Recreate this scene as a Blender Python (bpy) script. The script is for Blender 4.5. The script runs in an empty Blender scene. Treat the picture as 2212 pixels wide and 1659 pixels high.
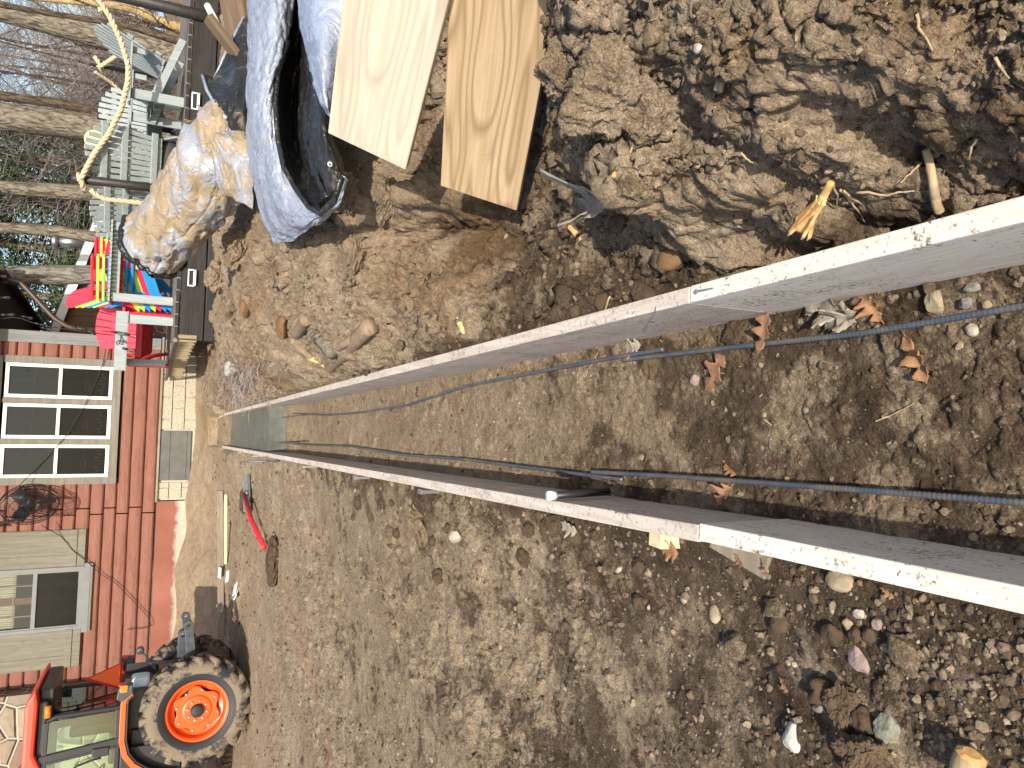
import bpy, math, random
import numpy as np
from mathutils import Vector, Matrix
random.seed(7); rng = np.random.default_rng(11)
S = bpy.context.scene; C = S.collection
R_ = math.radians
# ------------------------------------------------------------------ camera, sky, sun, exposure
FPX, ROLL, PITCH, CH = 1590., R_(2.75), R_(26.4), 1.36
cr, sr, cp, sp = math.cos(ROLL), math.sin(ROLL), math.cos(PITCH), math.sin(PITCH)
cam = bpy.data.cameras.new('camera'); co = bpy.data.objects.new('camera', cam); C.objects.link(co)
cam.sensor_fit = 'HORIZONTAL'; cam.sensor_width = 36; cam.lens = FPX/2212*36
cam.clip_start = 0.02; cam.clip_end = 2000
R0 = Vector((1, 0, 0)); D0 = Vector((0, -sp, -cp)); F0 = Vector((0, cp, -sp))
xv = sr*R0+cr*D0; yv = cr*R0-sr*D0; zv = -F0
co.matrix_world = Matrix(((xv.x, yv.x, zv.x, 0), (xv.y, yv.y, zv.y, 0), (xv.z, yv.z, zv.z, CH), (0, 0, 0, 1)))
S.camera = co
SUN_EL, SUN_AZ = 33., 1.0     # light travels towards +y, turned SUN_AZ degrees to +x
w = bpy.data.worlds.new('World'); S.world = w; w.use_nodes = True
sky = w.node_tree.nodes.new('ShaderNodeTexSky'); sky.sky_type = 'NISHITA'; sky.sun_disc = False
sky.sun_elevation = R_(SUN_EL); sky.sun_rotation = R_(180+SUN_AZ); sky.air_density = 1.0; sky.dust_density = 2.2
bg = w.node_tree.nodes['Background']; bg.inputs['Strength'].default_value = 0.15
w.node_tree.links.new(sky.outputs[0], bg.inputs[0])
sl = bpy.data.lights.new('sun', 'SUN'); sl.energy = 4.7; sl.angle = R_(0.55); sl.color = (1.0, 0.93, 0.82)
so = bpy.data.objects.new('sun', sl); C.objects.link(so)
a, e = R_(SUN_AZ), R_(SUN_EL)
so.rotation_euler = Vector((math.sin(a)*math.cos(e), math.cos(a)*math.cos(e), -math.sin(e))).to_track_quat('-Z', 'Y').to_euler()
so.location = (-3, -10, 12)
S.view_settings.view_transform = 'Standard'; S.view_settings.look = 'None'
S.view_settings.exposure = 0.52; S.view_settings.gamma = 1
S.cycles.max_bounces = 6; S.cycles.transparent_max_bounces = 12

# ------------------------------------------------------------------ measuring helpers (photo grid 2212 x 1659)
def ray(X, Y):
    u = (829.5-Y)/FPX; v = (X-1106)/FPX
    A = u*cr+v*sr; b = -u*sr+v*cr
    return np.array([A, cp-b*sp, -sp-b*cp])
O3 = np.array([0, 0, CH])
def W(X, Y, z):
    d = ray(X, Y); return O3+d*(z-CH)/d[2]
def V(X, Y, y):
    d = ray(X, Y); return O3+d*y/d[1]

# ------------------------------------------------------------------ materials
MATS = {}
class NT:
    def __init__(s, name):
        s.m = bpy.data.materials.new(name); s.m.use_nodes = True; s.t = s.m.node_tree; s.n = s.t.nodes
        s.b = s.n['Principled BSDF']; s.tc = s.n.new('ShaderNodeTexCoord')
    def new(s, ty, **k):
        x = s.n.new(ty)
        for q, val in k.items(): setattr(x, q, val)
        return x
    def l(s, a_, b_): s.t.links.new(a_, b_)
    def mapping(s, scale=(1, 1, 1), rot=(0, 0, 0)):
        m = s.new('ShaderNodeMapping'); m.inputs['Scale'].default_value = scale; m.inputs['Rotation'].default_value = rot
        s.l(s.tc.outputs['Object'], m.inputs[0]); return m.outputs[0]
    def noise(s, scale, detail=4, rough=.55, vec=None, dist=0):
        n = s.new('ShaderNodeTexNoise'); n.inputs['Scale'].default_value = scale; n.inputs['Detail'].default_value = detail
        n.inputs['Roughness'].default_value = rough; n.inputs['Distortion'].default_value = dist
        s.l(vec if vec is not None else s.tc.outputs['Object'], n.inputs['Vector']); return n.outputs['Fac']
    def ramp(s, fac, stops):
        r = s.new('ShaderNodeValToRGB'); el = r.color_ramp.elements
        while len(el) < len(stops): el.new(.5)
        for i, (p, c) in enumerate(stops):
            el[i].position = p; el[i].color = (c[0], c[1], c[2], 1) if hasattr(c, '__len__') else (c, c, c, 1)
        s.l(fac, r.inputs[0]); return r.outputs[0]
    def mix(s, fac, c1, c2, mode='MIX'):
        m = s.new('ShaderNodeMix', data_type='RGBA', blend_type=mode)
        for i, val in ((0, fac), (6, c1), (7, c2)):
            if hasattr(val, 'is_output') or isinstance(val, bpy.types.NodeSocket): s.l(val, m.inputs[i])
            elif i == 0: m.inputs[0].default_value = val
            else: m.inputs[i].default_value = (val[0], val[1], val[2], 1)
        return m.outputs[2]
    def bump(s, h, strength=.3, dist=.01, prev=None):
        b = s.new('ShaderNodeBump'); b.inputs['Strength'].default_value = strength; b.inputs['Distance'].default_value = dist
        s.l(h, b.inputs['Height'])
        if prev is not None: s.l(prev, b.inputs['Normal'])
        return b.outputs[0]
    def fin(s, col=None, rough=.6, nrm=None, metal=0, spec=.4):
        if col is not None:
            if isinstance(col, bpy.types.NodeSocket): s.l(col, s.b.inputs['Base Color'])
            else: s.b.inputs['Base Color'].default_value = (*col, 1)
        if isinstance(rough, bpy.types.NodeSocket): s.l(rough, s.b.inputs['Roughness'])
        else: s.b.inputs['Roughness'].default_value = rough
        s.b.inputs['Metallic'].default_value = metal; s.b.inputs['Specular IOR Level'].default_value = spec
        if nrm is not None: s.l(nrm, s.b.inputs['Normal'])
        MATS[s.m.name] = s.m; return s.m
def dark(c, k): return tuple(x*k for x in c)
def plain(name, c, rough=.55, metal=0, var=.25, scale=14, bump=.12, spec=.4, bd=.004):
    n = NT(name); f = n.noise(scale, 5)
    col = n.mix(n.ramp(f, [(.3, 0), (.7, 1)]), dark(c, 1-var), dark(c, 1+var*.5))
    nr = n.bump(n.noise(scale*4, 4), bump, bd) if bump else None
    return n.fin(col, rough, nr, metal, spec)
def wood(name, c1, c2, axis=1, fine=26, rough=.7, dirt=None, dirt_lo=.56, spec=.25, knots=True, gs=1., ring=.35):
    n = NT(name); sc = [fine*gs]*3; sc[axis] = fine*gs*.035
    vec = n.mapping(tuple(sc)); g = n.noise(1.0, 6, .62, vec, .9)
    sc2 = [7.5*gs]*3; sc2[axis] = .95*gs
    lo = n.noise(1.0, 1.5, .4, n.mapping(tuple(sc2)), .35)
    ml = n.new('ShaderNodeMath', operation='MULTIPLY'); n.l(lo, ml.inputs[0]); ml.inputs[1].default_value = 24
    pp = n.new('ShaderNodeMath', operation='PINGPONG'); n.l(ml.outputs[0], pp.inputs[0]); pp.inputs[1].default_value = 1
    col = n.mix(n.ramp(g, [(.32, 0), (.68, 1)]), c1, c2)
    col = n.mix(n.ramp(pp.outputs[0], [(.0, ring), (.22, ring*.6), (.55, 0)]), col, dark(c1, .72))
    if knots:
        sk = [3.3]*3; sk[axis] = 1.9
        vo = n.new('ShaderNodeTexVoronoi'); vo.inputs['Scale'].default_value = 1.; vo.inputs['Randomness'].default_value = 1.; n.l(n.mapping(tuple(sk)), vo.inputs['Vector'])
        kk = n.ramp(vo.outputs['Distance'], [(.045, 1), (.07, .55), (.13, 0)])
        col = n.mix(kk, col, dark(c1, .33))
    h = g
    if dirt is not None:
        d = n.noise(7, 7, .68); d2 = n.noise(110, 4, .65)
        m = n.ramp(n.mix(.62, d, d2), [(dirt_lo, 0), (dirt_lo+.08, 1)])
        col = n.mix(m, col, dirt)
    return n.fin(col, rough, n.bump(h, .12, .003), 0, spec)
def glass(name, tint=(.55, .6, .6), mixf=.55, rough=.01):
    n = NT(name); n.n.remove(n.b)
    tr = n.new('ShaderNodeBsdfTransparent'); tr.inputs[0].default_value = (*tint, 1)
    gl = n.new('ShaderNodeBsdfGlossy'); gl.inputs['Roughness'].default_value = rough; gl.inputs[0].default_value = (.9, .95, .95, 1)
    fr = n.new('ShaderNodeFresnel'); fr.inputs[0].default_value = mixf
    nz = n.bump(n.noise(2.5, 2), .06, .02); n.l(nz, gl.inputs['Normal']); n.l(nz, fr.inputs['Normal'])
    mx = n.new('ShaderNodeMixShader'); n.l(fr.outputs[0], mx.inputs[0]); n.l(tr.outputs[0], mx.inputs[1]); n.l(gl.outputs[0], mx.inputs[2])
    n.l(mx.outputs[0], n.n['Material Output'].inputs[0]); MATS[name] = n.m; return n.m

def soil_mat():
    n = NT('soil'); at = n.new('ShaderNodeAttribute', attribute_name='wet')  # 'wet' carries damp plus the painted trench and gully shade
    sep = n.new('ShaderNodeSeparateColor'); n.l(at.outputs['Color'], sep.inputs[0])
    wet, red = sep.outputs[0], sep.outputs[1]  # wet: damp together with painted-in trench and gully shade
    a1 = n.noise(1.3, 6, .62); a2 = n.noise(8, 7, .68); a3 = n.noise(48, 6, .72); a4 = n.noise(190, 4, .65); pt = n.noise(4.5, 9, .72)
    def mth(op, x, y=None):
        m = n.new('ShaderNodeMath', operation=op)
        for i, q in enumerate((x, y)):
            if q is None: continue
            if isinstance(q, bpy.types.NodeSocket): n.l(q, m.inputs[i])
            else: m.inputs[i].default_value = q
        return m.outputs[0]
    dry = n.ramp(mth('ADD', mth('MULTIPLY', a1, .4), mth('MULTIPLY', a2, .6)), [(.36, (.26, .190, .120)), (.50, (.35, .265, .175)), (.64, (.44, .345, .240))])
    dmp_shade = n.ramp(a2, [(.36, (.078, .054, .035)), (.62, (.155, .110, .072))])
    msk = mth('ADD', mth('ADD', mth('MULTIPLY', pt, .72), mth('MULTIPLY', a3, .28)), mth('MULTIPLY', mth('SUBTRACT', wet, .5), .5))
    mk = n.ramp(msk, [(.47, 0), (.53, 1)])               # damp soil and painted-in trench and gully shade, as dark patches with ragged rims
    col = n.mix(mk, dry, dmp_shade)
    warm = n.mix(red, col, n.mix(.5, col, (.24, .14, .065)))
    grain = n.ramp(a3, [(.34, .62), (.50, 1.0), (.68, 1.42)]); g2 = n.ramp(a4, [(.32, .6), (.52, 1.0), (.72, 1.5)])
    col = n.mix(.8, warm, n.mix(1.0, n.mix(1.0, warm, grain, 'MULTIPLY'), g2, 'MULTIPLY'))
    peb = n.new('ShaderNodeTexVoronoi'); peb.inputs['Scale'].default_value = 75
    n.l(n.tc.outputs['Object'], peb.inputs['Vector'])
    pm = n.ramp(peb.outputs['Distance'], [(.10, 1), (.19, 0)])
    rnd = n.ramp(peb.outputs['Color'], [(.80, 0), (.84, 1)])
    col = n.mix(n.mix(1, pm, rnd, 'MULTIPLY'), col, (.42, .37, .30))
    h = n.bump(a2, .6, .03); h = n.bump(a3, 1., .028, h); h = n.bump(a4, 1., .009, h); h = n.bump(pm, .3, .004, h)
    return n.fin(col, .95, h, 0, .12)
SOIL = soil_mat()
def stone_col(name, c, scale=18, bump=.4):
    n = NT(name); f = n.noise(scale, 6, .65); g = n.noise(scale*7, 4)
    at = n.new('ShaderNodeAttribute', attribute_name='tint')
    col = n.mix(n.ramp(f, [(.3, 0), (.7, 1)]), dark(c, .6), dark(c, 1.25))
    if c == (1, 1, 1): col = n.mix(1, col, at.outputs['Color'], 'MULTIPLY')
    return n.fin(col, .9, n.bump(n.mix(.5, f, g), bump, .01), 0, .15)
TINT = stone_col('pebble stone', (1, 1, 1), 30)
M_board_old = wood('weathered form lumber', (.48, .41, .34), (.62, .55, .48), 1, 36, .8, (.30, .235, .175), .52)
M_board_new = wood('pale form lumber', (.66, .60, .51), (.77, .71, .62), 1, 30, .75, (.15, .11, .08), .548, gs=1.)
M_pine = wood('fresh pine', (.54, .45, .32), (.66, .59, .46), 0, 34, .6, (.40, .28, .15), .64, ring=.5)
M_fir = wood('yellow fir', (.42, .275, .14), (.58, .43, .26), 0, 40, .6, (.25, .20, .15), .60, ring=.9)
M_stake = wood('stake wood', (.48, .38, .22), (.70, .60, .38), 2, 40, .75)
M_plank_old = wood('grey offcut', (.17, .14, .10), (.28, .235, .175), 0, 40, .75)
M_offcut = wood('brown offcut', (.10, .068, .04), (.18, .125, .078), 0, 40, .75)
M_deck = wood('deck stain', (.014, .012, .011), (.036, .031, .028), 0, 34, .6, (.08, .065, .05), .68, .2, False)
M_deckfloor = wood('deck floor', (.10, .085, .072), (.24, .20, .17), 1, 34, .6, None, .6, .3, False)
M_rawend = wood('raw board ends', (.24, .185, .11), (.40, .325, .205), 2, 50, .8, None, .6, .2, False)
M_post = plain('dark post', (.028, .024, .022), .5, 0, .4, 22, .3)
def rebar_mat():
    n = NT('rebar steel'); f = n.noise(9, 5, .7); g = n.noise(70, 3)
    col = n.mix(n.ramp(f, [(.44, 0), (.62, 1)]), (.095, .115, .15), (.18, .175, .165))
    col = n.mix(n.ramp(n.mix(.5, f, g), [(.58, 0), (.66, 1)]), col, (.30, .17, .05))
    return n.fin(col, .5, n.bump(g, .2, .002), .45, .5)
M_rebar = rebar_mat()
M_steel = plain('bare steel', (.5, .5, .52), .35, .9, .2, 30, .05)
def concrete_mat():
    n = NT('wet concrete'); a1 = n.noise(6, 5); a2 = n.noise(60, 5, .7); a3 = n.noise(160, 3)
    col = n.mix(n.ramp(a2, [(.35, 0), (.65, 1)]), (.064, .066, .053), (.120, .124, .100))
    col = n.mix(n.ramp(a1, [(.4, 0), (.7, .5)]), col, (.16, .18, .15))
    return n.fin(col, .45, n.bump(a3, .6, .006, n.bump(a2, .5, .012)), 0, .5)
M_conc = concrete_mat()
# siding
def siding_mat():
    n = NT('red log siding'); g = n.noise(1, 6, .6, n.mapping((1.1, 12, 12)), .6); b1 = n.noise(2.2, 5); cr_ = n.noise(1, 5, .7, n.mapping((.7, 16, 16)), 1.6)
    col = n.mix(n.ramp(g, [(.3, 0), (.7, 1)]), (.165, .068, .046), (.235, .105, .073))
    col = n.mix(n.ramp(b1, [(.5, 0), (.75, .35)]), col, (.30, .115, .08))
    crack = n.ramp(cr_, [(.485, 0), (.497, 1), (.51, 0)])
    col = n.mix(n.mix(1, crack, n.ramp(b1, [(.42, 0), (.5, 1)]), 'MULTIPLY'), col, (.05, .015, .01))
    return n.fin(col, .72, n.bump(g, .55, .012), 0, .25)
M_siding = siding_mat()
M_trim = wood('taupe trim', (.135, .12, .095), (.205, .185, .15), 0, 20, .75, None, .6, .25, False)
M_shut = wood('taupe shutter', (.135, .125, .095), (.195, .18, .14), 2, 20, .75, None, .6, .25, False)
M_corner = wood('grey corner board', (.13, .13, .13), (.22, .22, .21), 2, 20, .75, None, .6, .25, False)
M_cream = plain('cream vinyl', (.72, .69, .61), .45, 0, .06, 5, .04)
M_greyv = plain('grey vinyl', (.15, .156, .15), .45, 0, .1, 8, .05)
M_muntin = plain('muntin', (.34, .28, .22), .5, 0, .1, 8, .02)
M_glass2 = glass('clear pane', (.75, .77, .75), 1.4)
M_glass = glass('window glass', (.30, .34, .36), 1.4)
M_screen = glass('screened glass', (.30, .31, .31), 1.3, .25)
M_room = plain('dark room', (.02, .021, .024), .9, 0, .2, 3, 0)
M_curtain = plain('cream curtain', (.62, .55, .42), .9, 0, .15, 6, .1)
M_redcloth = plain('red cloth', (.40, .03, .04), .8, 0, .3, 9, .1)
M_whitemark = plain('white lettering', (.75, .72, .68), .7, 0, .1, 9, 0)
def block_mat():
    n = NT('split face block'); f = n.noise(26, 6, .7); g = n.noise(4, 3)
    col = n.mix(n.ramp(f, [(.32, 0), (.66, 1)]), (.30, .255, .18), (.50, .445, .345)); col = n.mix(n.ramp(g, [(.4, 0), (.7, .4)]), col, (.46, .41, .32))
    return n.fin(col, .9, n.bump(f, 1.0, .03), 0, .15)
M_block = block_mat()
M_mortar = plain('mortar', (.42, .39, .33), .95, 0, .2, 20, .3)
M_hatch = plain('grey hatch panel', (.10, .098, .085), .6, 0, .25, 6, .1)
def fdn_mat():
    n = NT('painted foundation'); f = n.noise(5, 6, .65); at = n.noise(1.4, 5)
    sep = n.new('ShaderNodeSeparateXYZ'); n.l(n.tc.outputs['Object'], sep.inputs[0])
    ad = n.new('ShaderNodeMath', operation='MULTIPLY_ADD'); n.l(f, ad.inputs[0]); ad.inputs[1].default_value = .22; n.l(sep.outputs[2], ad.inputs[2])
    m = n.ramp(ad.outputs[0], [(.86, 1), (.93, 0)])   # paint stops above the old soil line
    col = n.mix(n.ramp(at, [(.35, 0), (.7, 1)]), (.20, .075, .050), (.27, .108, .076))
    col = n.mix(m, col, n.mix(f, (.30, .24, .17), (.48, .43, .37)))
    return n.fin(col, .85, n.bump(f, .3, .01), 0, .2)
M_fdn = fdn_mat()
def rubble_mat():
    n = NT('rubble stone'); vec = n.mapping((1, 1, 1))
    dn = n.noise(3, 3)
    vo = n.new('ShaderNodeTexVoronoi', feature='DISTANCE_TO_EDGE'); vo.inputs['Scale'].default_value = 2.9; n.l(vec, vo.inputs['Vector'])
    v2 = n.new('ShaderNodeTexVoronoi'); v2.inputs['Scale'].default_value = 2.9; n.l(vec, v2.inputs['Vector'])
    f = n.noise(12, 6, .6)
    sp_ = n.new('ShaderNodeSeparateColor'); n.l(v2.outputs['Color'], sp_.inputs[0])
    c = n.ramp(sp_.outputs[0], [(0.1, (.20, .12, .08)), (.3, (.27, .20, .14)), (.5, (.20, .185, .17)), (.7, (.30, .235, .155)), (.9, (.15, .125, .12))])
    c = n.mix(n.ramp(f, [(.3, 0), (.7, .5)]), c, (.18, .14, .11))
    mm = n.ramp(vo.outputs['Distance'], [(.018, 1), (.04, 0)])
    c = n.mix(mm, c, (.40, .36, .29))
    hh = n.ramp(vo.outputs['Distance'], [(.02, 0), (.10, .8), (.3, 1)])
    return n.fin(c, .85, n.bump(hh, 1, .05, n.bump(f, .5, .015)), 0, .2)
M_rubble = rubble_mat()
M_brown = plain('brown gutter', (.06, .035, .028), .45, 0, .15, 10, .05)
M_soffit = plain('dark soffit', (.05, .03, .024), .8, 0, .3, 6, .1)
M_black = plain('black plastic', (.018, .018, .02), .42, 0, .2, 20, .05)
M_cable = plain('black cable', (.015, .014, .014), .55, 0, .1, 20, 0)
M_bulb = glass('bulb glass', (.9, .9, .88), 1.5)
M_orange = plain('tractor orange', (.78, .085, .012), .32, 0, .07, 6, .0, .5)
M_orange2 = plain('tractor roof red', (.62, .06, .03), .38, 0, .07, 6, .0, .5)
M_smv = plain('reflective orange', (.95, .13, .01), .35, 0, .05, 6, 0, .6)
M_redlens = plain('red lens', (.50, .01, .02), .2, 0, .05, 6, 0, .6)
M_amber = plain('amber lens', (.62, .17, .01), .2, 0, .05, 6, 0, .6)
M_jug = plain('milky plastic', (.50, .62, .70), .35, 0, .1, 8, 0)
def tyre_mat():
    n = NT('muddy tyre'); f = n.noise(5, 6, .7); g = n.noise(40, 4)
    m = n.ramp(f, [(.40, 0), (.52, 1)])
    col = n.mix(m, (.022, .022, .024), n.mix(g, (.12, .092, .065), (.215, .172, .122)))
    return n.fin(col, .85, n.bump(g, .5, .008), 0, .25)
M_tyre = tyre_mat()
M_rubber = plain('clean rubber', (.016, .017, .019), .6, 0, .2, 12, .1)
M_tglass = glass('cab glass', (.78, .88, .82), 1.6)
M_hitch = plain('hitch grey', (.055, .065, .075), .45, .3, .4, 16, .15)
def tarp_mat(name, base, mud, lo, rough=.32):
    n = NT(name); f = n.noise(5.5, 6, .62, n.mapping((1, 1, 1.6)), .5); g = n.noise(28, 5, .6); q = n.noise(14, 3, .5, n.mapping((1, .35, 1)), 1.2)
    m = n.ramp(n.mix(.3, f, g), [(lo, 0), (lo+.10, 1)])
    col = n.mix(m, base, n.mix(g, dark(mud, .7), dark(mud, 1.15)))
    rr = n.ramp(m, [(0, rough), (1, .7)])
    return n.fin(col, rr, n.bump(q, .6, .04, n.bump(g, .15, .006)), .15, .5)
M_silver = tarp_mat('silver tarp', (.28, .31, .375), (.34, .26, .17), .59)
M_bluetarp = tarp_mat('dusty silver tarp', (.27, .31, .40), (.25, .21, .165), .55, .45)
M_mudtarp = tarp_mat('muddy silver tarp', (.30, .315, .35), (.30, .23, .145), .42)
M_blacktarp = tarp_mat('black tarp lining', (.018, .018, .018), (.13, .10, .065), .55, .36)
M_rope = wood('manila rope', (.40, .31, .19), (.60, .49, .33), 2, 60, .85, None, .6, .1, False)
M_adk = wood('grey green paint', (.215, .25, .248), (.29, .325, .32), 2, 20, .6, None, .6, .3, False)
PL = {k: plain(k+' plastic', c, .4, 0, .04, 6, 0, .45) for k, c in dict(red=(.60, .025, .055), yellow=(.82, .62, .09), green=(.36, .58, .13), blue=(.015, .22, .60)).items()}
def bark_mat(name, c1, c2):
    n = NT(name); g = n.noise(1, 6, .65, n.mapping((15, 15, 4.2)), 1.2)
    vo = n.new('ShaderNodeTexVoronoi', feature='DISTANCE_TO_EDGE'); vo.inputs['Scale'].default_value = 1; n.l(n.mapping((16, 16, 4)), vo.inputs['Vector'])
    h = n.mix(.5, g, vo.outputs['Distance'])
    col = n.mix(n.ramp(g, [(.42, 0), (.58, 1)]), c1, c2)
    return n.fin(col, .9, n.bump(h, 1., .06), 0, .1)
M_bark = bark_mat('oak bark', (.075, .062, .047), (.225, .195, .15))
M_barkg = bark_mat('grey bark', (.09, .083, .068), (.23, .215, .18))
M_barkd = bark_mat('dark bark', (.035, .028, .022), (.12, .09, .065))
M_twig = plain('twig bark', (.21, .18, .165), .9, 0, .4, 3, 0, .1)
M_twigtan = plain('tan bark', (.42, .31, .15), .9, 0, .3, 6, .1, .1)
def leaf_mat(name, c):
    n = NT(name); at = n.new('ShaderNodeAttribute', attribute_name='tint')
    f = n.noise(1.2, 3)
    col = n.mix(n.ramp(f, [(.3, 0), (.7, 1)]), dark(c, .6), dark(c, 1.5))
    return n.fin(col, .7, None, 0, .2)
M_needle = leaf_mat('evergreen needles', (.045, .070, .026))
M_oakb = plain('brown oak leaf', (.24, .13, .075), .75, 0, .4, 40, .2)
M_oako = plain('orange oak leaf', (.30, .155, .07), .75, 0, .4, 40, .2)
M_oakg = plain('grey oak leaf', (.27, .235, .18), .75, 0, .3, 40, .2)
M_log = wood('log bark', (.17, .12, .08), (.30, .22, .15), 0, 40, .9, None, .6, .1, False)
M_root = wood('root bark', (.26, .18, .10), (.46, .36, .22), 0, 60, .9, None, .6, .1, False)
M_rootcut = wood('torn root wood', (.55, .25, .07), (.82, .58, .28), 0, 60, .8, None, .6, .1, False)
M_shed = plain('blue grey siding', (.075, .095, .125), .6, 0, .12, 5, .05)
M_shedb = wood('brown gable boards', (.13, .085, .05), (.21, .14, .085), 2, 12, .8, None, .6, .2, False)
M_white = plain('white paint', (.74, .73, .70), .5, 0, .1, 6, .05)
M_roofing = plain('shingle', (.09, .085, .085), .9, 0, .3, 12, .3)
M_farsid = plain('far siding', (.46, .46, .43), .8, 0, .1, 3, 0)
M_farglass = plain('far window', (.22, .34, .55), .15, 0, .3, 2, 0, .6)
M_redtool = plain('red handle', (.62, .02, .03), .4, 0, .1, 10, 0)
M_mag = plain('magnesium blade', (.15, .17, .14), .45, .4, .25, 10, .1)
M_cushion = plain('dark cushion', (.04, .035, .03), .75, 0, .3, 8, .2)
M_orangecord = plain('orange cord', (.75, .22, .05), .5, 0, .1, 10, 0)
M_disc = plain('yellow disc', (.66, .66, .30), .5, 0, .1, 6, 0)
M_hill = plain('far hillside', (.15, .125, .115), .95, 0, .45, .25, 0, .05)

# ------------------------------------------------------------------ mesh helpers
class MB:
    def __init__(s): s.v = []; s.f = []; s.m = []
    def add(s, vs, fs, mi=0):
        o = len(s.v); s.v += [tuple(map(float, p)) for p in vs]; s.f += [tuple(i+o for i in q) for q in fs]; s.m += [mi]*len(fs); return s
    def box(s, c, size, rot=None, mi=0):
        x, y, z = [k/2 for k in size]
        P = [Vector((i*x, j*y, k*z)) for i in (-1, 1) for j in (-1, 1) for k in (-1, 1)]
        if rot is not None: P = [rot @ p for p in P]
        c = Vector(c)
        return s.add([p+c for p in P], [(0, 1, 3, 2), (4, 6, 7, 5), (0, 4, 5, 1), (2, 3, 7, 6), (0, 2, 6, 4), (1, 5, 7, 3)], mi)
    def beam(s, p0, p1, wdt, hgt, up=(0, 0, 1), mi=0):
        p0, p1 = Vector(p0), Vector(p1); d = (p1-p0); L = d.length; d.normalize()
        x = d.cross(Vector(up)); x = x.normalized() if x.length > 1e-4 else Vector((1, 0, 0)); z = x.cross(d)
        m = Matrix((x, d, z)).transposed()
        return s.box((p0+p1)/2, (wdt, L, hgt), m, mi)
    def tube(s, pts, rad, n=8, cap=True, mi=0):
        pts = [Vector(p) for p in pts]; k = len(pts)
        if not hasattr(rad, '__len__'): rad = [rad]*k
        vs = []; pu = None
        for i, p in enumerate(pts):
            d = (pts[min(i+1, k-1)]-pts[max(i-1, 0)]).normalized()
            u = pu - d*pu.dot(d) if pu is not None else d.orthogonal()
            if u.length < 1e-6: u = d.orthogonal()
            u.normalize(); pu = u; w_ = d.cross(u)
            vs += [p+(u*math.cos(2*math.pi*j/n)+w_*math.sin(2*math.pi*j/n))*rad[i] for j in range(n)]
        fs = [(i*n+j, i*n+(j+1) % n, (i+1)*n+(j+1) % n, (i+1)*n+j) for i in range(k-1) for j in range(n)]
        if cap: fs += [tuple(range(n))[::-1], tuple((k-1)*n+j for j in range(n))]
        return s.add(vs, fs, mi)
    def prism(s, poly, origin, ax, ay, az, t, mi=0):      # poly in (ax, ay), pushed +-t/2 along az
        o, ax, ay, az = map(Vector, (origin, ax, ay, az)); n = len(poly)
        vs = [o+ax*p[0]+ay*p[1]+az*(k*t/2) for k in (-1, 1) for p in poly]
        fs = [tuple(range(n))[::-1], tuple(range(n, 2*n))]+[(i, (i+1) % n, n+(i+1) % n, n+i) for i in range(n)]
        return s.add(vs, fs, mi)
    def lathe(s, prof, origin, axis, n=32, mi=0):         # prof: (radius, along axis)
        o, d = Vector(origin), Vector(axis).normalized(); u = d.orthogonal().normalized(); w_ = d.cross(u)
        vs = [o+d*h+(u*math.cos(2*math.pi*j/n)+w_*math.sin(2*math.pi*j/n))*r for r, h in prof for j in range(n)]
        fs = [(i*n+j, i*n+(j+1) % n, (i+1)*n+(j+1) % n, (i+1)*n+j) for i in range(len(prof)-1) for j in range(n)]
        return s.add(vs, fs, mi)
    def build(s, name, mats, parent=None, smooth=False, bevel=0, loc=None):
        me = bpy.data.meshes.new(name); me.from_pydata(s.v, [], s.f)
        for m in (mats if isinstance(mats, (list, tuple)) else [mats]): me.materials.append(m)
        if any(s.m): me.polygons.foreach_set('material_index', s.m)
        if smooth: me.polygons.foreach_set('use_smooth', [True]*len(me.polygons))
        me.update()
        o = bpy.data.objects.new(name, me); C.objects.link(o)
        if parent is not None: o.parent = parent
        if loc is not None: o.location = loc
        if bevel:
            b = o.modifiers.new('bevel', 'BEVEL'); b.width = bevel; b.segments = 2; b.limit_method = 'ANGLE'; b.harden_normals = False
        return o
def tag(o, label, cat, group=None, kind=None):
    o['label'] = label; o['category'] = cat
    if group: o['group'] = group
    if kind: o['kind'] = kind
    return o
def thing(name, label, cat, loc=(0, 0, 0), rz=0, group=None):
    o = bpy.data.objects.new(name, None); C.objects.link(o); o.empty_display_size = .1
    o.location = loc; o.rotation_euler = (0, 0, rz); return tag(o, label, cat, group)
KIDS = {}
def dup(o, parent=None):
    c = o.copy(); C.objects.link(c)
    if parent is not None: c.parent = parent
    for ch in list(o.children): dup(ch, c)
    return c

# ------------------------------------------------------------------ noise
def _h(i, j, s):
    n = (i.astype(np.int64)*374761393+j.astype(np.int64)*668265263+s*1442695041) & 0xffffffff
    n = ((n ^ (n >> 13))*1274126177) & 0xffffffff
    return ((n ^ (n >> 16)) & 0xffff)/65535.
def vn(x, y, s=0):
    i = np.floor(x); j = np.floor(y); u = x-i; v = y-j
    u = u*u*u*(u*(u*6-15)+10); v = v*v*v*(v*(v*6-15)+10)
    return (_h(i, j, s)*(1-u)+_h(i+1, j, s)*u)*(1-v)+(_h(i, j+1, s)*(1-u)+_h(i+1, j+1, s)*u)*v
def fbm(x, y, s=0, o=4, g=.5):
    t = 0; A = 1; n = 0
    for k in range(o):
        t = t+A*vn(x, y, s+k*17); n += A; x = x*2.03+11.3; y = y*2.03-7.1; A *= g
    return t/n-.5
def cell(x, y, s=0):
    i0 = np.floor(x); j0 = np.floor(y); F = np.full(x.shape, 9.); idv = np.zeros(x.shape)
    for di in (-1, 0, 1):
        for dj in (-1, 0, 1):
            i = i0+di; j = j0+dj
            d = np.hypot(i+_h(i, j, s)-x, j+_h(i, j, s+5)-y)
            m = d < F; F = np.where(m, d, F); idv = np.where(m, _h(i, j, s+9), idv)
    return F, idv
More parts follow.
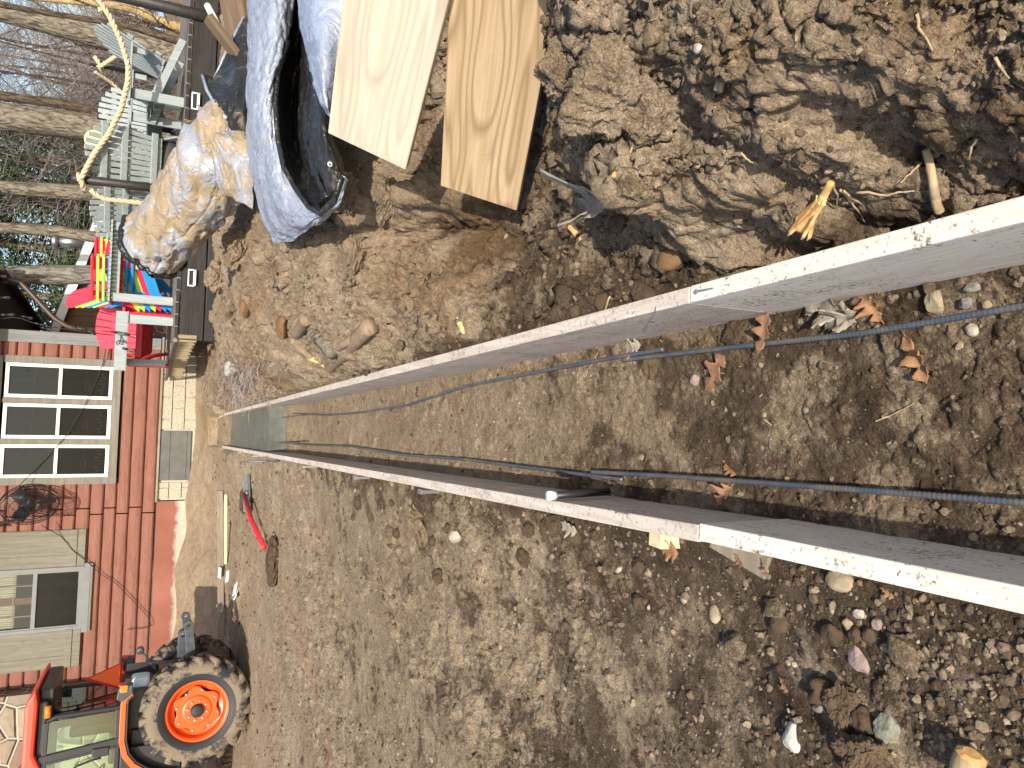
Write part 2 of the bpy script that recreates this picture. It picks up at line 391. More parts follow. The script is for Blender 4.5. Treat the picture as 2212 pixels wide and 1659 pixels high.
def lumps(x, y, s, dens=.5):
    F, i = cell(x, y, s)
    r = .25+.35*i
    return np.where(i > 1-dens, np.sqrt(np.clip(1-(F/r)**2, 0, 1))*r, 0)

# ------------------------------------------------------------------ terrain
def xr(y): return .31-.0835*y                                   # inner face of the right form boards
def xl(y): return np.where(y < 1.24, -.246-(y-.58)*.059, -.285-.0805*(y-1.24))
CP = []
def cpx(z, *pts):
    for X, Y in pts: p = W(X, Y, z); CP.append((p[0], p[1], z))
# left side
cpx(.215, (2212, 1360), (1865, 1275), (1500, 1190), (1200, 1120)); cpx(.20, (2212, 1640), (2000, 1500), (1900, 1650)); cpx(.18, (1750, 1500), (1600, 1330))
cpx(.15, (1500, 1620), (1400, 1400), (1200, 1250)); cpx(.20, (1000, 1080), (800, 1045)); cpx(.11, (1000, 1400), (1100, 1650)); cpx(.09, (760, 1250), (800, 1600), (640, 1400)); cpx(.08, (560, 1500), (600, 1640))
cpx(.20, (600, 1030)); cpx(.14, (560, 1150), (500, 1330)); cpx(.26, (500, 1010)); cpx(.12, (480, 1400))
CP += [(-1.0, 12.6, .36), (-2.4, 12.9, .20), (-4, 12.7, .16), (-.7, 14.35, .50), (-2.3, 14.15, .62), (-3.5, 14.05, .76), (-5.1, 13.85, .87), (-7, 13.6, .8), (-8, 9, .1), (-9, 12, .3), (-1.2, 13.6, .40), (-3, 13.5, .40)]
# right side: bank, gully, spoil mound
cpx(.20, (2212, 400), (1865, 497), (1650, 560)); cpx(.235, (1488, 605), (1250, 670)); cpx(.25, (1050, 730), (878, 770), (740, 815)); cpx(.27, (620, 845), (560, 860))
cpx(.245, (2212, 330), (2010, 330), (1800, 440), (1700, 500)); cpx(.25, (1500, 545), (1600, 520)); cpx(.29, (1440, 490)); cpx(.36, (2212, 270), (2010, 285), (1800, 385), (1700, 450), (1500, 495))
cpx(.385, (2010, 230)); cpx(.42, (1790, 310), (1640, 400), (1500, 430)); cpx(.44, (1430, 430)); cpx(.38, (2212, 160)); cpx(.46, (1560, 320)); cpx(.50, (1700, 200), (1500, 220)); cpx(.42, (2212, 0), (2100, 100)); cpx(.47, (2000, 0), (1900, 150)); cpx(.54, (1750, 0)); cpx(.56, (1500, 0), (1350, 0))
cpx(.50, (1335, 330), (1350, 400)); cpx(.53, (1275, 200), (1275, 60), (1350, 170)); cpx(.47, (1262, 260), (1255, 120)); cpx(.22, (1225, 300), (1285, 420)); cpx(.07, (1130, 470), (1100, 505), (1040, 490)); cpx(.10, (1190, 420), (1190, 290), (1150, 540)); cpx(.15, (1290, 490), (1200, 180), (1170, 80), (1165, 200)); cpx(.17, (1250, 565), (1350, 545)); cpx(.13, (1060, 580))
cpx(.10, (1000, 430)); cpx(.20, (980, 520), (960, 480)); cpx(.24, (1000, 250), (930, 380)); cpx(.33, (950, 640), (900, 560), (880, 700)); cpx(.28, (920, 300)); cpx(.46, (850, 420), (800, 580), (760, 670)); cpx(.46, (720, 740), (650, 780)); cpx(.52, (800, 430)); cpx(.55, (740, 500)); cpx(.60, (660, 640), (600, 740)); cpx(.56, (560, 790))
cpx(.72, (600, 470)); cpx(.80, (520, 570)); cpx(.75, (480, 640)); cpx(.78, (465, 720)); cpx(.70, (580, 600), (530, 700)); cpx(.65, (660, 500)); cpx(.64, (500, 790)); cpx(.45, (480, 850), (530, 850))
CP += [(2.6, 5.6, .75), (3.2, 6.6, .75), (4.6, 6, .8), (1.7, 4.4, .62), (2.4, 4.4, .62), (2.0, 9.2, .75), (1.2, 9.6, .62), (3.5, 9.3, .7), (5, 9, .75), (.2, 11, .50), (-.2, 12.5, .46), (.6, 13.8, .5), (2, 12, .5), (5, 12, .5), (1.9, 3.0, .6), (1.6, 2.0, .6), (1.5, 1.0, .55), (1.4, .3, .42), (.8, .15, .36), (2.4, 2.2, .65), (3.5, 3.8, .9),
       (.25, .1, .2), (-.3, .1, .2), (-1.5, 0, .2), (-3, 2, .15), (-5, 5, .1), (0, -3, .2), (3, -3, .35), (-4, -3, .2), (8, 2, .8)]
CP = np.array(CP)
def warp(x, y):
    k = np.maximum(y, 0)+1.1; return np.stack([x/k*1.7, np.log(k)+np.minimum(y, 0)*.2], -1)
_q = warp(CP[:, 0], CP[:, 1])
def _k(r): return np.sqrt(r*r+.0009)
_A = _k(np.linalg.norm(_q[:, None]-_q[None], axis=-1)); _n = len(CP)
_A = np.block([[_A+0*np.eye(_n)-.0008*np.eye(_n), np.ones((_n, 1))], [np.ones((1, _n)), np.zeros((1, 1))]])
_w = np.linalg.solve(_A, np.r_[CP[:, 2], 0])
def rbf(x, y):
    sh = np.shape(x); q = warp(np.ravel(x), np.ravel(y)); out = np.empty(len(q))
    for i in range(0, len(q), 40000):
        out[i:i+40000] = _k(np.linalg.norm(q[i:i+40000, None]-_q[None], axis=-1)) @ _w[:-1]+_w[-1]
    return out.reshape(sh)
def sstep(a_, b_, x):
    t = np.clip((x-a_)/(b_-a_), 0, 1); return t*t*(3-2*t)
def base_h(x, y):
    x = np.asarray(x, float); y = np.asarray(y, float)
    z = np.clip(rbf(x, y), 0, .98)
    far = sstep(14.0, 15.5, y); z = z*(1-far)+far*.75
    z = z + sstep(18, 40, y)*.5
    # trench
    inside = (x > xl(y)-.019) & (x < xr(y)+.019) & (y < 13.3)
    fl = .012*fbm(x*2, y*1.2, 3)+sstep(7.2, 7.7, y)*.05+sstep(11.0, 12.4, y)*.2
    # soil banked along the foot of the boards
    ed = np.minimum(xr(y)-x, x-xl(y)); fl = fl+.022*(1-sstep(0, .07, ed))*(fbm(x*5, y*4, 9)+.55)
    ob = np.maximum(x-xr(y)-.019, xl(y)-.019-x); z = np.where((y < 12) & (ob < .12), np.minimum(z, .245+np.clip(ob-.035, 0, 1)*1.4), z)
    z = np.where(inside, fl, z)
    return z
def zone(x, y):   # 0 floor, 1 left pad, 2 right spoil
    return np.where((x > xl(y)-.019) & (x < xr(y)+.019) & (y < 13.3), 0, np.where(x < (xl(y)+xr(y))/2, 1, 2))
def full_h(x, y):
    z = base_h(x, y); zn = zone(x, y)
    near = np.exp(-np.maximum(y, 0)/9)
    sx = x+.06*fbm(x*4, y*4, 31); sy = y+.06*fbm(x*4, y*4, 37)
    rough = np.where(zn == 0, .25, np.where(zn == 1, .75, 1.0))
    big = fbm(x*2.2, y*2.2, 41, 4)*np.where(zn == 2, .16, np.where(zn == 1, .05, .0))
    comp = np.where(zn == 1, .35+.65*sstep(-.12, .10, fbm(x*1.6, y*1.1, 57, 3)), 1)
    mid = fbm(sx*9, sy*9, 61, 4, .6)*.05*rough
    def bil(k, s_): return .25-np.abs(fbm(sx*k, sy*k, s_, 3, .55))
    b1 = bil(11, 71)*.036*rough*np.where(zn == 0, .15, np.where(zn == 1, .5, 1)); b2 = bil(31, 73)*.026*rough*np.where(zn == 0, .5, 1); b3 = bil(80, 75)*.019*np.where(zn == 0, .55, 1)*np.clip(y/1.2+.3, .5, 1.3)
    l2 = lumps(sx*15, sy*15, 91, .18)/15*np.where(zn == 0, .25, .55)
    l3 = lumps(sx*44, sy*44, 95, .35)/44*np.where(zn == 0, .45, .7)
    edge = np.where(zn == 0, 1, sstep(.02, .11, np.maximum(x-xr(y)-.019, xl(y)-.019-x)))
    fade = 1-sstep(13, 15, y)*.6
    dz = (big+(mid+b1+b2+b3+l2+l3)*comp)*fade*np.where(zn == 0, 1, .25+.75*edge)
    z = z+dz
    flat = ((x+3.9)**2/2.2+(y-9.2)**2/2.2 < 1)
    return np.where(flat, z*.4+.08*.6, z)
# rows and columns get wider apart with distance
ys = np.concatenate([np.linspace(-14, .30, 40)[:-1], .30*np.exp(np.arange(0, math.log(16/.30), .0052)), 16*np.exp(np.arange(.02, math.log(1200/16), .05))])
NC = 640
tt = np.concatenate([-1-np.exp(np.linspace(math.log(.03), math.log(12), 26))[::-1], np.linspace(-1, 1, NC), 1+np.exp(np.linspace(math.log(.03), math.log(12), 26))])
hw = .66*np.maximum(ys, 0)+.62
mid = np.where(ys < 14, -.03*ys, -.42)
X2 = mid[:, None]+hw[:, None]*tt[None]; Y2 = np.repeat(ys[:, None], len(tt), 1)
Z2 = full_h(X2, Y2)
gy_, gx_ = np.gradient(Z2); dxx = np.gradient(X2, axis=1); dyy = np.gradient(Y2, axis=0)
slx = gx_/dxx; sly = gy_/dyy; nl = np.sqrt(1+slx**2+sly**2)
zq = zone(X2, Y2); stp = np.where((zq == 2) & (X2 > xr(Y2)+.07), sstep(.35, 1.1, np.hypot(slx, sly)), 0)*(Y2 > .2)*(Y2 < 9)
def f3(k, s_): return (fbm(X2*k+Z2*k*.6, Y2*k-Z2*k*.9, s_, 4, .6)+fbm(X2*k*.8-Z2*k*1.3, Z2*k+Y2*k*.5, s_+3, 4, .6))
dn = np.clip(stp, 0, 1)*(.075*f3(7, 201)+.05*(.3-np.abs(f3(13, 211)))+.03*(.3-np.abs(f3(34, 221))))
X2 = X2-dn*slx/nl; Y2 = Y2-dn*sly/nl; Z2 = Z2+dn/nl
nr, nc = X2.shape
ids = np.arange(nr*nc).reshape(nr, nc)
quads = np.stack([ids[:-1, :-1], ids[:-1, 1:], ids[1:, 1:], ids[1:, :-1]], -1).reshape(-1, 4)
def np_mesh(name, verts, faces, k, mat, smooth=True):
    me = bpy.data.meshes.new(name); me.vertices.add(len(verts)); me.vertices.foreach_set('co', np.ascontiguousarray(verts, dtype=np.float32).ravel())
    me.loops.add(len(faces)*k); me.loops.foreach_set('vertex_index', np.ascontiguousarray(faces, dtype=np.int32).ravel())
    me.polygons.add(len(faces)); me.polygons.foreach_set('loop_start', np.arange(0, len(faces)*k, k, dtype=np.int32))
    me.update(calc_edges=True); me.validate()
    me.polygons.foreach_set('use_smooth', [smooth]*len(me.polygons))
    me.materials.append(mat); o = bpy.data.objects.new(name, me); C.objects.link(o); return o
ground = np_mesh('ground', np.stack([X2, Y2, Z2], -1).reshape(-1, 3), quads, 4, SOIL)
ground['kind'] = 'structure'
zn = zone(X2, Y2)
damp = np.where(zn == 0, .28+.27*(1-sstep(1.3, 3.2, Y2+1.6*fbm(X2*3, Y2*2, 5, 3))), np.where(zn == 1, .38, .20))  # near trench floor: damp plus a standing person's cast shadow painted into the soil
damp += np.where(zn == 1, .16*(1-sstep(.8, 2.6, Y2+.6*X2+1.5*fbm(X2*2, Y2*2, 6, 4)))+.14*(1-sstep(0, .35, xl(Y2)-X2))*(1-sstep(5, 9, Y2))-.16*sstep(4, 9, Y2), 0)
damp += np.where(zn == 2, .26*(1-sstep(.03, .25, X2-xr(Y2)+.2*fbm(X2*6, Y2*4, 17)))*(1-sstep(3, 7, Y2)), 0)
gul = (zn == 2) & (Y2 > 1.3) & (Y2 < 3.2); damp += np.where(gul, .36*(1-sstep(.14, .36, Z2)), 0)  # gully floor: damp brown soil, with its shade darkened in by depth
redp = np.where(zn == 2, sstep(.05, .2, fbm(X2*2.2, Y2*2.2, 23, 4)), 0)*.9
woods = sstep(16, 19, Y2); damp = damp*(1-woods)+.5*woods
ca = ground.data.color_attributes.new('wet', 'FLOAT_COLOR', 'POINT')  # first channel carries damp together with the painted trench and gully shade
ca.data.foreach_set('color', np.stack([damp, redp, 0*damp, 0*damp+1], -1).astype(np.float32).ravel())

def G(X, Y, fn=base_h):           # where a sight line meets the soil
    d = ray(X, Y); ts = np.concatenate([np.arange(.4, 4, .01), np.arange(4, 20, .03)])/np.linalg.norm(d)
    P = O3+ts[:, None]*d; hh = fn(P[:, 0], P[:, 1]); k = np.argmax(P[:, 2] < hh)
    return np.array([P[k, 0], P[k, 1], hh[k]])
def GF(X, Y): return G(X, Y, full_h)
def hz(x, y): return float(full_h(np.array([x]), np.array([y]))[0])

# ------------------------------------------------------------------ loose stones
def ico():
    t = (1+5**.5)/2
    v = np.array([(-1, t, 0), (1, t, 0), (-1, -t, 0), (1, -t, 0), (0, -1, t), (0, 1, t), (0, -1, -t), (0, 1, -t), (t, 0, -1), (t, 0, 1), (-t, 0, -1), (-t, 0, 1)], float)
    f = [(0, 11, 5), (0, 5, 1), (0, 1, 7), (0, 7, 10), (0, 10, 11), (1, 5, 9), (5, 11, 4), (11, 10, 2), (10, 7, 6), (7, 1, 8), (3, 9, 4), (3, 4, 2), (3, 2, 6), (3, 6, 8), (3, 8, 9), (4, 9, 5), (2, 4, 11), (6, 2, 10), (8, 6, 7), (9, 8, 1)]
    return v/np.linalg.norm(v[0]), np.array(f)
def subdiv(v, f):
    v = list(map(tuple, v)); cache = {}; nf = []
    def md(i, j):
        k = (min(i, j), max(i, j))
        if k not in cache:
            p = np.array(v[i])+np.array(v[j]); p /= np.linalg.norm(p); cache[k] = len(v); v.append(tuple(p))
        return cache[k]
    for q in f:
        a_, b_, c_ = q; x, y, z = md(a_, b_), md(b_, c_), md(c_, a_); nf += [(a_, x, z), (b_, y, x), (c_, z, y), (x, y, z)]
    return np.array(v), np.array(nf)
IV, IF = ico(); IV1, IF1 = subdiv(IV, IF); IV2, IF2 = subdiv(IV1, IF1); IV3, IF3 = subdiv(IV2, IF2); IV5, IF5 = subdiv(*subdiv(IV3, IF3))
def scatter(name, n, smin, smax, palette, dens, label, cat, sink=.3, ymin=.5, ymax=13, base=(IV1, IF1), flat=.7, pw=2.2):
    V0, F0_ = base; verts = []; cols = []; got = 0
    yy = ymin*np.exp(rng.random(n*6)*math.log(ymax/ymin)); tx = rng.random(n*6)*2-1; xx = -.03*yy+tx*(.62*yy+.55)
    z_ = zone(xx, yy); p = dens(xx, yy, z_); keep = (rng.random(n*6) < p) & ~(((xx-xr(yy) > -.012) & (xx-xr(yy) < .055)) | ((xl(yy)-xx > -.012) & (xl(yy)-xx < .055)))
    xx, yy = xx[keep][:n], yy[keep][:n]; zz = full_h(xx, yy); k = len(xx)
    sz = smin+(smax-smin)*rng.random(k)**pw*1.0; sz = sz*np.clip(.6+yy*.12, .6, 1.5)
    A = rng.normal(size=(k, 3, 3)); Q, _ = np.linalg.qr(A)
    sc = np.stack([.75+.5*rng.random(k), .6+.5*rng.random(k), flat*(.6+.5*rng.random(k))], -1)
    jit = 1+.5*(rng.random((k, len(V0)))-.5)
    P = (V0[None]*jit[..., None])*sc[:, None, :]
    rot = np.array([[1, 0, 0], [0, 1, 0], [0, 0, 1.]]); P = np.einsum('kij,knj->kni', Q, P*1.0)
    P[..., 2] *= .8
    P = P*sz[:, None, None]+np.stack([xx, yy, zz+sz*(.5-sink)], -1)[:, None, :]
    F = (F0_[None]+(np.arange(k)*len(V0))[:, None, None]).reshape(-1, 3)
    o = np_mesh(name, P.reshape(-1, 3), F, 3, TINT, False)
    pal = np.array(palette); c = pal[rng.integers(0, len(pal), k)]*(.75+.5*rng.random((k, 1)))
    c = np.repeat(c, len(V0), 0); at = o.data.color_attributes.new('tint', 'FLOAT_COLOR', 'POINT')
    at.data.foreach_set('color', np.concatenate([c, np.ones((len(c), 1))], 1).astype(np.float32).ravel())
    return tag(o, label, cat, None, 'stuff')
SOILC = [(.105, .078, .052), (.15, .112, .076), (.08, .057, .038), (.20, .152, .104)]
STC = [(.20, .16, .12), (.16, .125, .09), (.27, .225, .175), (.14, .12, .10), (.18, .13, .09)]
scatter('gravel', 9000, .0016, .0075, STC+SOILC*3, lambda x, y, z: np.where(z == 0, .55, np.where(z == 1, .9, .45)), 'small mixed pebbles scattered over the bare soil', 'gravel')
scatter('crumbled_soil', 15000, .0022, .015, SOILC, lambda x, y, z: np.where(z == 0, .16+.5*(np.minimum(xr(y)-x, x-xl(y)) < .07), np.where(z == 1, .55+.45*((xl(y)-x) < .25), .9))*(.25+1.5*np.clip(fbm(x*3, y*3, 77, 3)+.25, 0, 1)), 'crumbs of brown soil lying loose on the ground', 'soil', base=(IV1, IF1), flat=.85)

# ------------------------------------------------------------------ single stones and clods
def rock(name, label, cat, pos, r, mat, sc=(1, 1, .7), seed=0, rough=.16, group=None, sink=.25, rz=0, facet=False):
    g = np.random.default_rng(seed); big = cat == 'clod' and r > .03; B3, F3_ = (IV5, IF5) if big else (IV3, IF3); v = B3*1.0
    dirs = g.normal(size=(9, 3)); dirs /= np.linalg.norm(dirs, axis=1)[:, None]; off = .62+.3*g.random(9)
    if facet:
        for d, o_ in zip(dirs, off):
            dp = v @ d; ex = np.clip(dp-o_, 0, None); v = v-ex[:, None]*d*.92
    ph = g.random(3)*9
    nz = np.sin(v[:, 0]*3.1+ph[0])*np.sin(v[:, 1]*3.7+ph[1])*np.sin(v[:, 2]*2.9+ph[2])
    nf = fbm(v[:, 0]*3+v[:, 2]*2.1+ph[0], v[:, 1]*3-v[:, 2]*1.7+ph[1], seed, 4, .6)
    if big:
        def f_(k, q): return fbm(v[:, 0]*k+v[:, 2]*k*.7+seed, v[:, 1]*k-v[:, 2]*k*.9, seed+q, 3, .6)+fbm(v[:, 0]*k*.8-v[:, 2]*k*1.2, v[:, 2]*k+v[:, 1]*k*.5+seed, seed+q+3, 3, .6)
        nf = nf+.55*f_(1.6, 11)+.75*(.25-np.abs(f_(3.2, 1)))+.30*(.25-np.abs(f_(8, 5)))+.12*(.25-np.abs(f_(19, 9)))
    v = v*(1+rough*nz+rough*1.8*nf)[:, None]*np.array(sc)*r
    o = np_mesh(name, v, F3_, 3, mat, not facet)
    o.location = (pos[0], pos[1], pos[2]+r*sc[2]*(1-2*sink)); o.rotation_euler = (0, 0, rz)
    return tag(o, label, cat, group)
def pxr(p, px): return float(np.linalg.norm(p-O3)*px/FPX*.92)
RM = {k: stone_col(k+' rock', dark(c, .68), sc_) for k, c, sc_ in [('tan', (.46, .37, .25), 22), ('pale', (.58, .50, .40), 22), ('pink', (.44, .32, .28), 22), ('green', (.33, .33, .25), 22), ('grey', (.30, .28, .25), 22), ('brown', (.155, .105, .065), 30), ('soil', (.30, .22, .14), 26), ('dsoil', (.11, .075, .048), 26), ('gsoil', (.25, .20, .145), 26), ('white', (.66, .60, .55), 22), ('rust', (.24, .14, .07), 22), ('conc', (.42, .42, .38), 22)]}
ROCKS = [  # X, Y, radius in px, material, category, squash, facet, label
 (1715, 1592, 27, 'white', 'stone', (1.2, .8, .5), True, 'pinkish white shell-shaped stone on the near soil'),
 (1924, 1574, 30, 'green', 'stone', (1, 1, .6), True, 'greenish grey wedge-shaped stone beside the dark clods'),
 (1862, 1426, 26, 'pink', 'stone', (.8, 1.2, .4), True, 'flat pinkish grey stone lying on dark soil'),
 (1832, 1530, 42, 'brown', 'clod', (1.1, .9, .7), True, 'large flat-topped dark brown clod next to the green wedge stone'),
 (1890, 1640, 46, 'brown', 'clod', (1.1, 1, .8), True, 'biggest dark brown clod at the near corner'),
 (1786, 1490, 30, 'dsoil', 'clod', (1, 1, .9), False, 'round nearly black clod casting a shadow on the soil'),
 (1776, 1527, 13, 'grey', 'stone', (.8, 1.2, .7), True, 'small grey pointed stone between two dark clods'),
 (1859, 1324, 13, 'pale', 'stone', (1, 1, .7), True, 'pale angular stone topmost of three beside the white form board'),
 (1839, 1347, 12, 'tan', 'stone', (1, 1, .7), True, 'tan angular stone with a notch near the white form board'),
 (1900, 1347, 12, 'pink', 'stone', (1, 1, .7), True, 'pinkish blocky stone near the white form board'),
 (1550, 1326, 19, 'tan', 'stone', (.8, 1.1, .5), False, 'smooth tan oval stone set in the soil beside the form'),
 (1483, 1293, 10, 'tan', 'stone', (1, 1, .6), False, 'small round ochre stone in crumbly soil'),
 (1338, 1231, 10, 'pale', 'stone', (.6, 1.2, .5), False, 'narrow pale oval pebble behind the old form board'),
 (1826, 1252, 27, 'tan', 'stone', (1.2, .9, .8), False, 'large smooth beige stone half under the white form board'),
 (993, 1158, 19, 'pale', 'stone', (1, 1, .8), True, 'cream coloured stone standing out on the bare pad'),
 (905, 1140, 40, 'soil', 'clod', (1.2, .9, .5), False, 'wide flat clod beside the cream coloured stone'),
 (1456, 560, 38, 'rust', 'stone', (1.1, .75, .7), False, 'rounded brown cobble in the gully by the form joint'),
 (1564, 576, 16, 'tan', 'stone', (.8, 1.1, 1), True, 'upright tan stone wedged behind the form joint'),
 (1504, 822, 14, 'pink', 'stone', (.9, 1, .7), False, 'smooth pinkish brown stone on the trench floor'),
 (1592, 722, 27, 'dsoil', 'clod', (1.1, .9, .5), False, 'dark damp clod beside the blue rebar'),
 (2026, 650, 25, 'tan', 'stone', (1.1, .8, .7), True, 'angular tan and white stone under the white form face'),
 (2014, 622, 14, 'brown', 'stone', (1, 1, .8), True, 'brown blocky stone touching the white form face'),
 (2104, 713, 13, 'pale', 'stone', (.9, 1.1, .7), False, 'kidney shaped pale stone beside the blue rebar'),
 (2103, 622, 14, 'green', 'stone', (.7, 1.2, .8), True, 'greenish triangular stone beside the form face'),
 (2090, 655, 13, 'grey', 'stone', (1, 1, .8), True, 'grey angular stone nearest the blue rebar end'),
 (2140, 660, 10, 'tan', 'stone', (1, 1, .8), True, 'small tan stone touching the blue rebar'),
 (1410, 780, 28, 'brown', 'clod', (1.2, .9, .45), False, 'flat brown clod pressed into the trench floor'),
 (538, 655, 26, 'rust', 'rock', (.7, 1.3, .5), True, 'flat red-brown rock in the spoil below the deck'),
 (622, 705, 28, 'rust', 'rock', (1, 1.2, .5), True, 'large flat red-brown rock above the broken branches'),
 (506, 668, 18, 'gsoil', 'clod', (1, 1.2, .8), False, 'grey brown clod on the spoil crest below the step light'),
 (508, 797, 19, 'conc', 'rubble', (1.1, 1.1, .9), True, 'white-topped concrete rubble by the dry roots'),
 (1880, 370, 0, 'dsoil', 'clod', (1, 1, 1), False, ''),
 (1238, 165, 44, 'gsoil', 'clod', (1, 1, 1), False, 'grey rough clod nearest the yellow plank'),
 (1345, 200, 88, 'gsoil', 'clod', (1.1, 1, .9), False, 'huge grey crusted clod on the bank'),
 (1425, 265, 62, 'gsoil', 'clod', (1, 1, .8), False, 'pale block of soil broken off under the huge clod'),
 (1372, 105, 36, 'soil', 'clod', (1, .9, .8), False, 'squarish tan clod above the huge grey clod'),
 (1345, 482, 24, 'dsoil', 'clod', (1, 1, .8), False, 'round brown clod in the gully beside a curled leaf'),
 (1225, 385, 26, 'soil', 'clod', (1, 1, .9), False, 'pale lump hanging on the bank edge'),
 (1375, 400, 36, 'soil', 'clod', (1.2, .9, .7), False, 'crumbling tan lump below the huge clod'),
 (1512, 105, 12, 'pale', 'stone', (1, 1, .8), False, 'round cream pebble in the bank face'),
 (1560, 180, 17, 'tan', 'stone', (1.3, .7, .7), True, 'split tan stone in the rust coloured bank soil'),
 (780, 560, 40, 'soil', 'clod', (1, 1.3, .7), False, 'cracked tan clod below the tarp mouth'),
 (760, 425, 42, 'soil', 'clod', (1, 1, .8), False, 'tan lump sheltered under the tarp beside the dark hole'),
 (850, 430, 40, 'soil', 'clod', (1.2, .9, .7), False, 'rounded tan lump below the pale plank end'),
 (600, 590, 30, 'gsoil', 'clod', (1, 1, .7), False, 'greyish lump on the spoil slope below the tarp tip'),
 (480, 600, 30, 'soil', 'clod', (1, 1, .8), False, 'tan lump crowning the spoil heap against the deck'),
 (530, 545, 34, 'soil', 'clod', (1.1, 1, .8), False, 'tan lump just under the muddy tarp roll'),
 (1010, 1010, 0, '', '', (1, 1, 1), False, ''),
]
for k, (X, Y, rp, mt, cat, sc, fc, lb) in enumerate(ROCKS):
    if rp == 0: continue
    p = GF(X, Y); r = pxr(p, rp)
    mm_ = SOIL if cat == 'clod' and mt in ('soil', 'gsoil') else RM[mt]
    rock({'rubble': 'concrete_chunk', 'clod': 'soil_clod', 'rock': 'rock'}.get(cat, 'stone'), lb, cat, p, r, mm_, sc, 100+k, .30 if cat == 'clod' else .1, None, .3, k*1.1, fc)
for k in range(44):                # smaller loose stones on the pad
    X = 900+1250*random.random()**.8; Y = random.uniform(1190+.12*(X-900), 1650)
    p = GF(X, Y); r = pxr(p, random.uniform(3.2, 8))
    rock('stone', 'small loose stone lying on the bare pad', 'stone', p, r, RM[random.choice(['tan', 'grey', 'brown', 'soil', 'dsoil', 'pink'])], (1, .8, .6), 300+k, .1, 'small stones on the bare pad', .3, k, True)
for k in range(34):
    y = random.uniform(.8, 3.5); x = random.uniform(float(xl(y))+.06, xr(y)-.05); p = np.array([x, y, hz(x, y)])
    rock('stone', 'small stone on the trench floor', 'stone', p, random.uniform(.005, .011), RM[random.choice(['tan', 'grey', 'brown', 'soil', 'dsoil'])], (1, .8, .6), 400+k, .1, 'small stones on the trench floor', .3, k, True)

# ------------------------------------------------------------------ form boards
def form_board(name, label, pts, side, z0, z1, mat, jag=0, group='form boards along the trench'):
    mb = MB(); t = .038; n = len(pts); vs = []
    for i, (x, y) in enumerate(pts):
        j = jag*(.5+vn(np.array([y*9.]), np.array([.3]), 3)[0]) if jag else 0
        for dx, z in ((0, z0+j), (side*t, z0+j), (side*t, z1), (0, z1)): vs.append((x+dx, y, z))
    fs = [(4*i+k, 4*i+(k+1) % 4, 4*i+4+(k+1) % 4, 4*i+4+k) for i in range(n-1) for k in range(4)]+[(3, 2, 1, 0), tuple(4*n-4+k for k in range(4))]
    mb.add(vs, fs); o = mb.build(name, mat, None, False, .003)
    return tag(o, label, 'board', group)
def pol(fn, y0, y1, n=24): return [(float(fn(y)), y) for y in np.linspace(y0, y1, n)]
b_rn = form_board('form_board', 'bright white near form board speckled with mud, beside the blue rebar', pol(xr, -.9, 1.305), 1, -.002, .278, M_board_new)
b_rf = form_board('form_board', 'long weathered form board below the spoil heap, running to the wet concrete', [(x-(.022*max(0, (y-11)/2)**2), y) for x, y in pol(xr, 1.31, 13.15)], 1, -.004, .276, M_board_old)
b_ln = form_board('form_board', 'bright white near form board with a knotty inner face, beside the bare pad', [(x+.004, y) for x, y in pol(xl, -.9, 1.238)], -1, .0, .279, M_board_new)
b_lf = form_board('form_board', 'long weathered form board along the bare pad, running to the wet concrete', pol(xl, 1.243, 13.2), -1, -.004, .276, M_board_old)
def nail(par, p, tilt, L=.035):
    mb = MB(); p = Vector(p); d = Vector(tilt).normalized(); mb.tube([p-d*.01, p+d*L], .0022, 6); mb.tube([p+d*L, p+d*(L+.002)], .0052, 8)
    mb.build('nail', M_steel, par)
nail(b_rn, (xr(1.22)+.018, 1.235, .278), (-.1, .9, .35)); nail(b_rf, (xr(1.42)+.006, 1.43, .276), (-.9, -.2, .35)); nail(b_lf, (float(xl(1.5))-.004, 1.5, .276), (.25, .1, 1))
nail(b_rf, (xr(2.6)+.015, 2.6, .276), (.1, .2, 1), .004)

def prism_between(name, p0, p1, wd, th, mat, label, cat, group=None, up=(0, 0, 1), bevel=.003):
    mb = MB().beam(p0, p1, wd, th, up); o = mb.build(name, mat, None, False, bevel); return tag(o, label, cat, group)
x0 = float(xl(1.35)); prism_between('stake', (x0-.062, 1.40, -.02), (x0-.058, 1.41, .262), .040, .05, M_stake, 'yellowish stake driven behind the joint of the form', 'stake', 'stakes behind the form', (0, 1, 0))
prism_between('stake', (x0-.055, 1.10, .20), (x0-.02, 1.25, .215), .05, .04, M_plank_old, 'short grey cut block tucked under the white form board', 'block')
for k, y in enumerate((3.0, 4.1, 5.6, 8.4, 9.8)):
    x = float(xl(y))-.055; o = MB().box((x, y, .18), (.014, .03, .2)).box((x, y, .286), (.018, .035, .012)).build('steel_stake', M_steel)
    tag(o, 'small steel pin stake behind the old form board', 'stake', 'steel pins holding the form')

# ------------------------------------------------------------------ rebar
def resample(P, n):
    P = np.array(P); d = np.r_[0, np.cumsum(np.linalg.norm(np.diff(P, axis=0), axis=1))]
    # smooth through the points
    s = np.linspace(0, d[-1], n); out = np.stack([np.interp(s, d, P[:, k]) for k in range(3)], -1)
    for _ in range(int(n*.02)+1): out[1:-1] = (out[:-2]+2*out[1:-1]+out[2:])/4
    return out
def rebar(label, px, z, step, n=10, ribs=True, rad=.0066):
    P = np.array([W(X, Y, z) for X, Y in px]); L = np.sum(np.linalg.norm(np.diff(P, axis=0), axis=1)); k = max(8, int(L/step))
    Q = resample(P, k); r = [rad*(1.11 if (i % 3 == 0) else .94) if ribs else rad for i in range(k)]
    return tag(MB().tube(Q, r, n).build('rebar', M_rebar, None, True), label, 'rebar', 'rebar lying in the trench')
rebar('blue-grey ribbed rebar next to the bright white near form face', [(1349, 777), (1600, 748), (1865, 719.8), (2212, 661), (2420, 622)], .035, .0032)
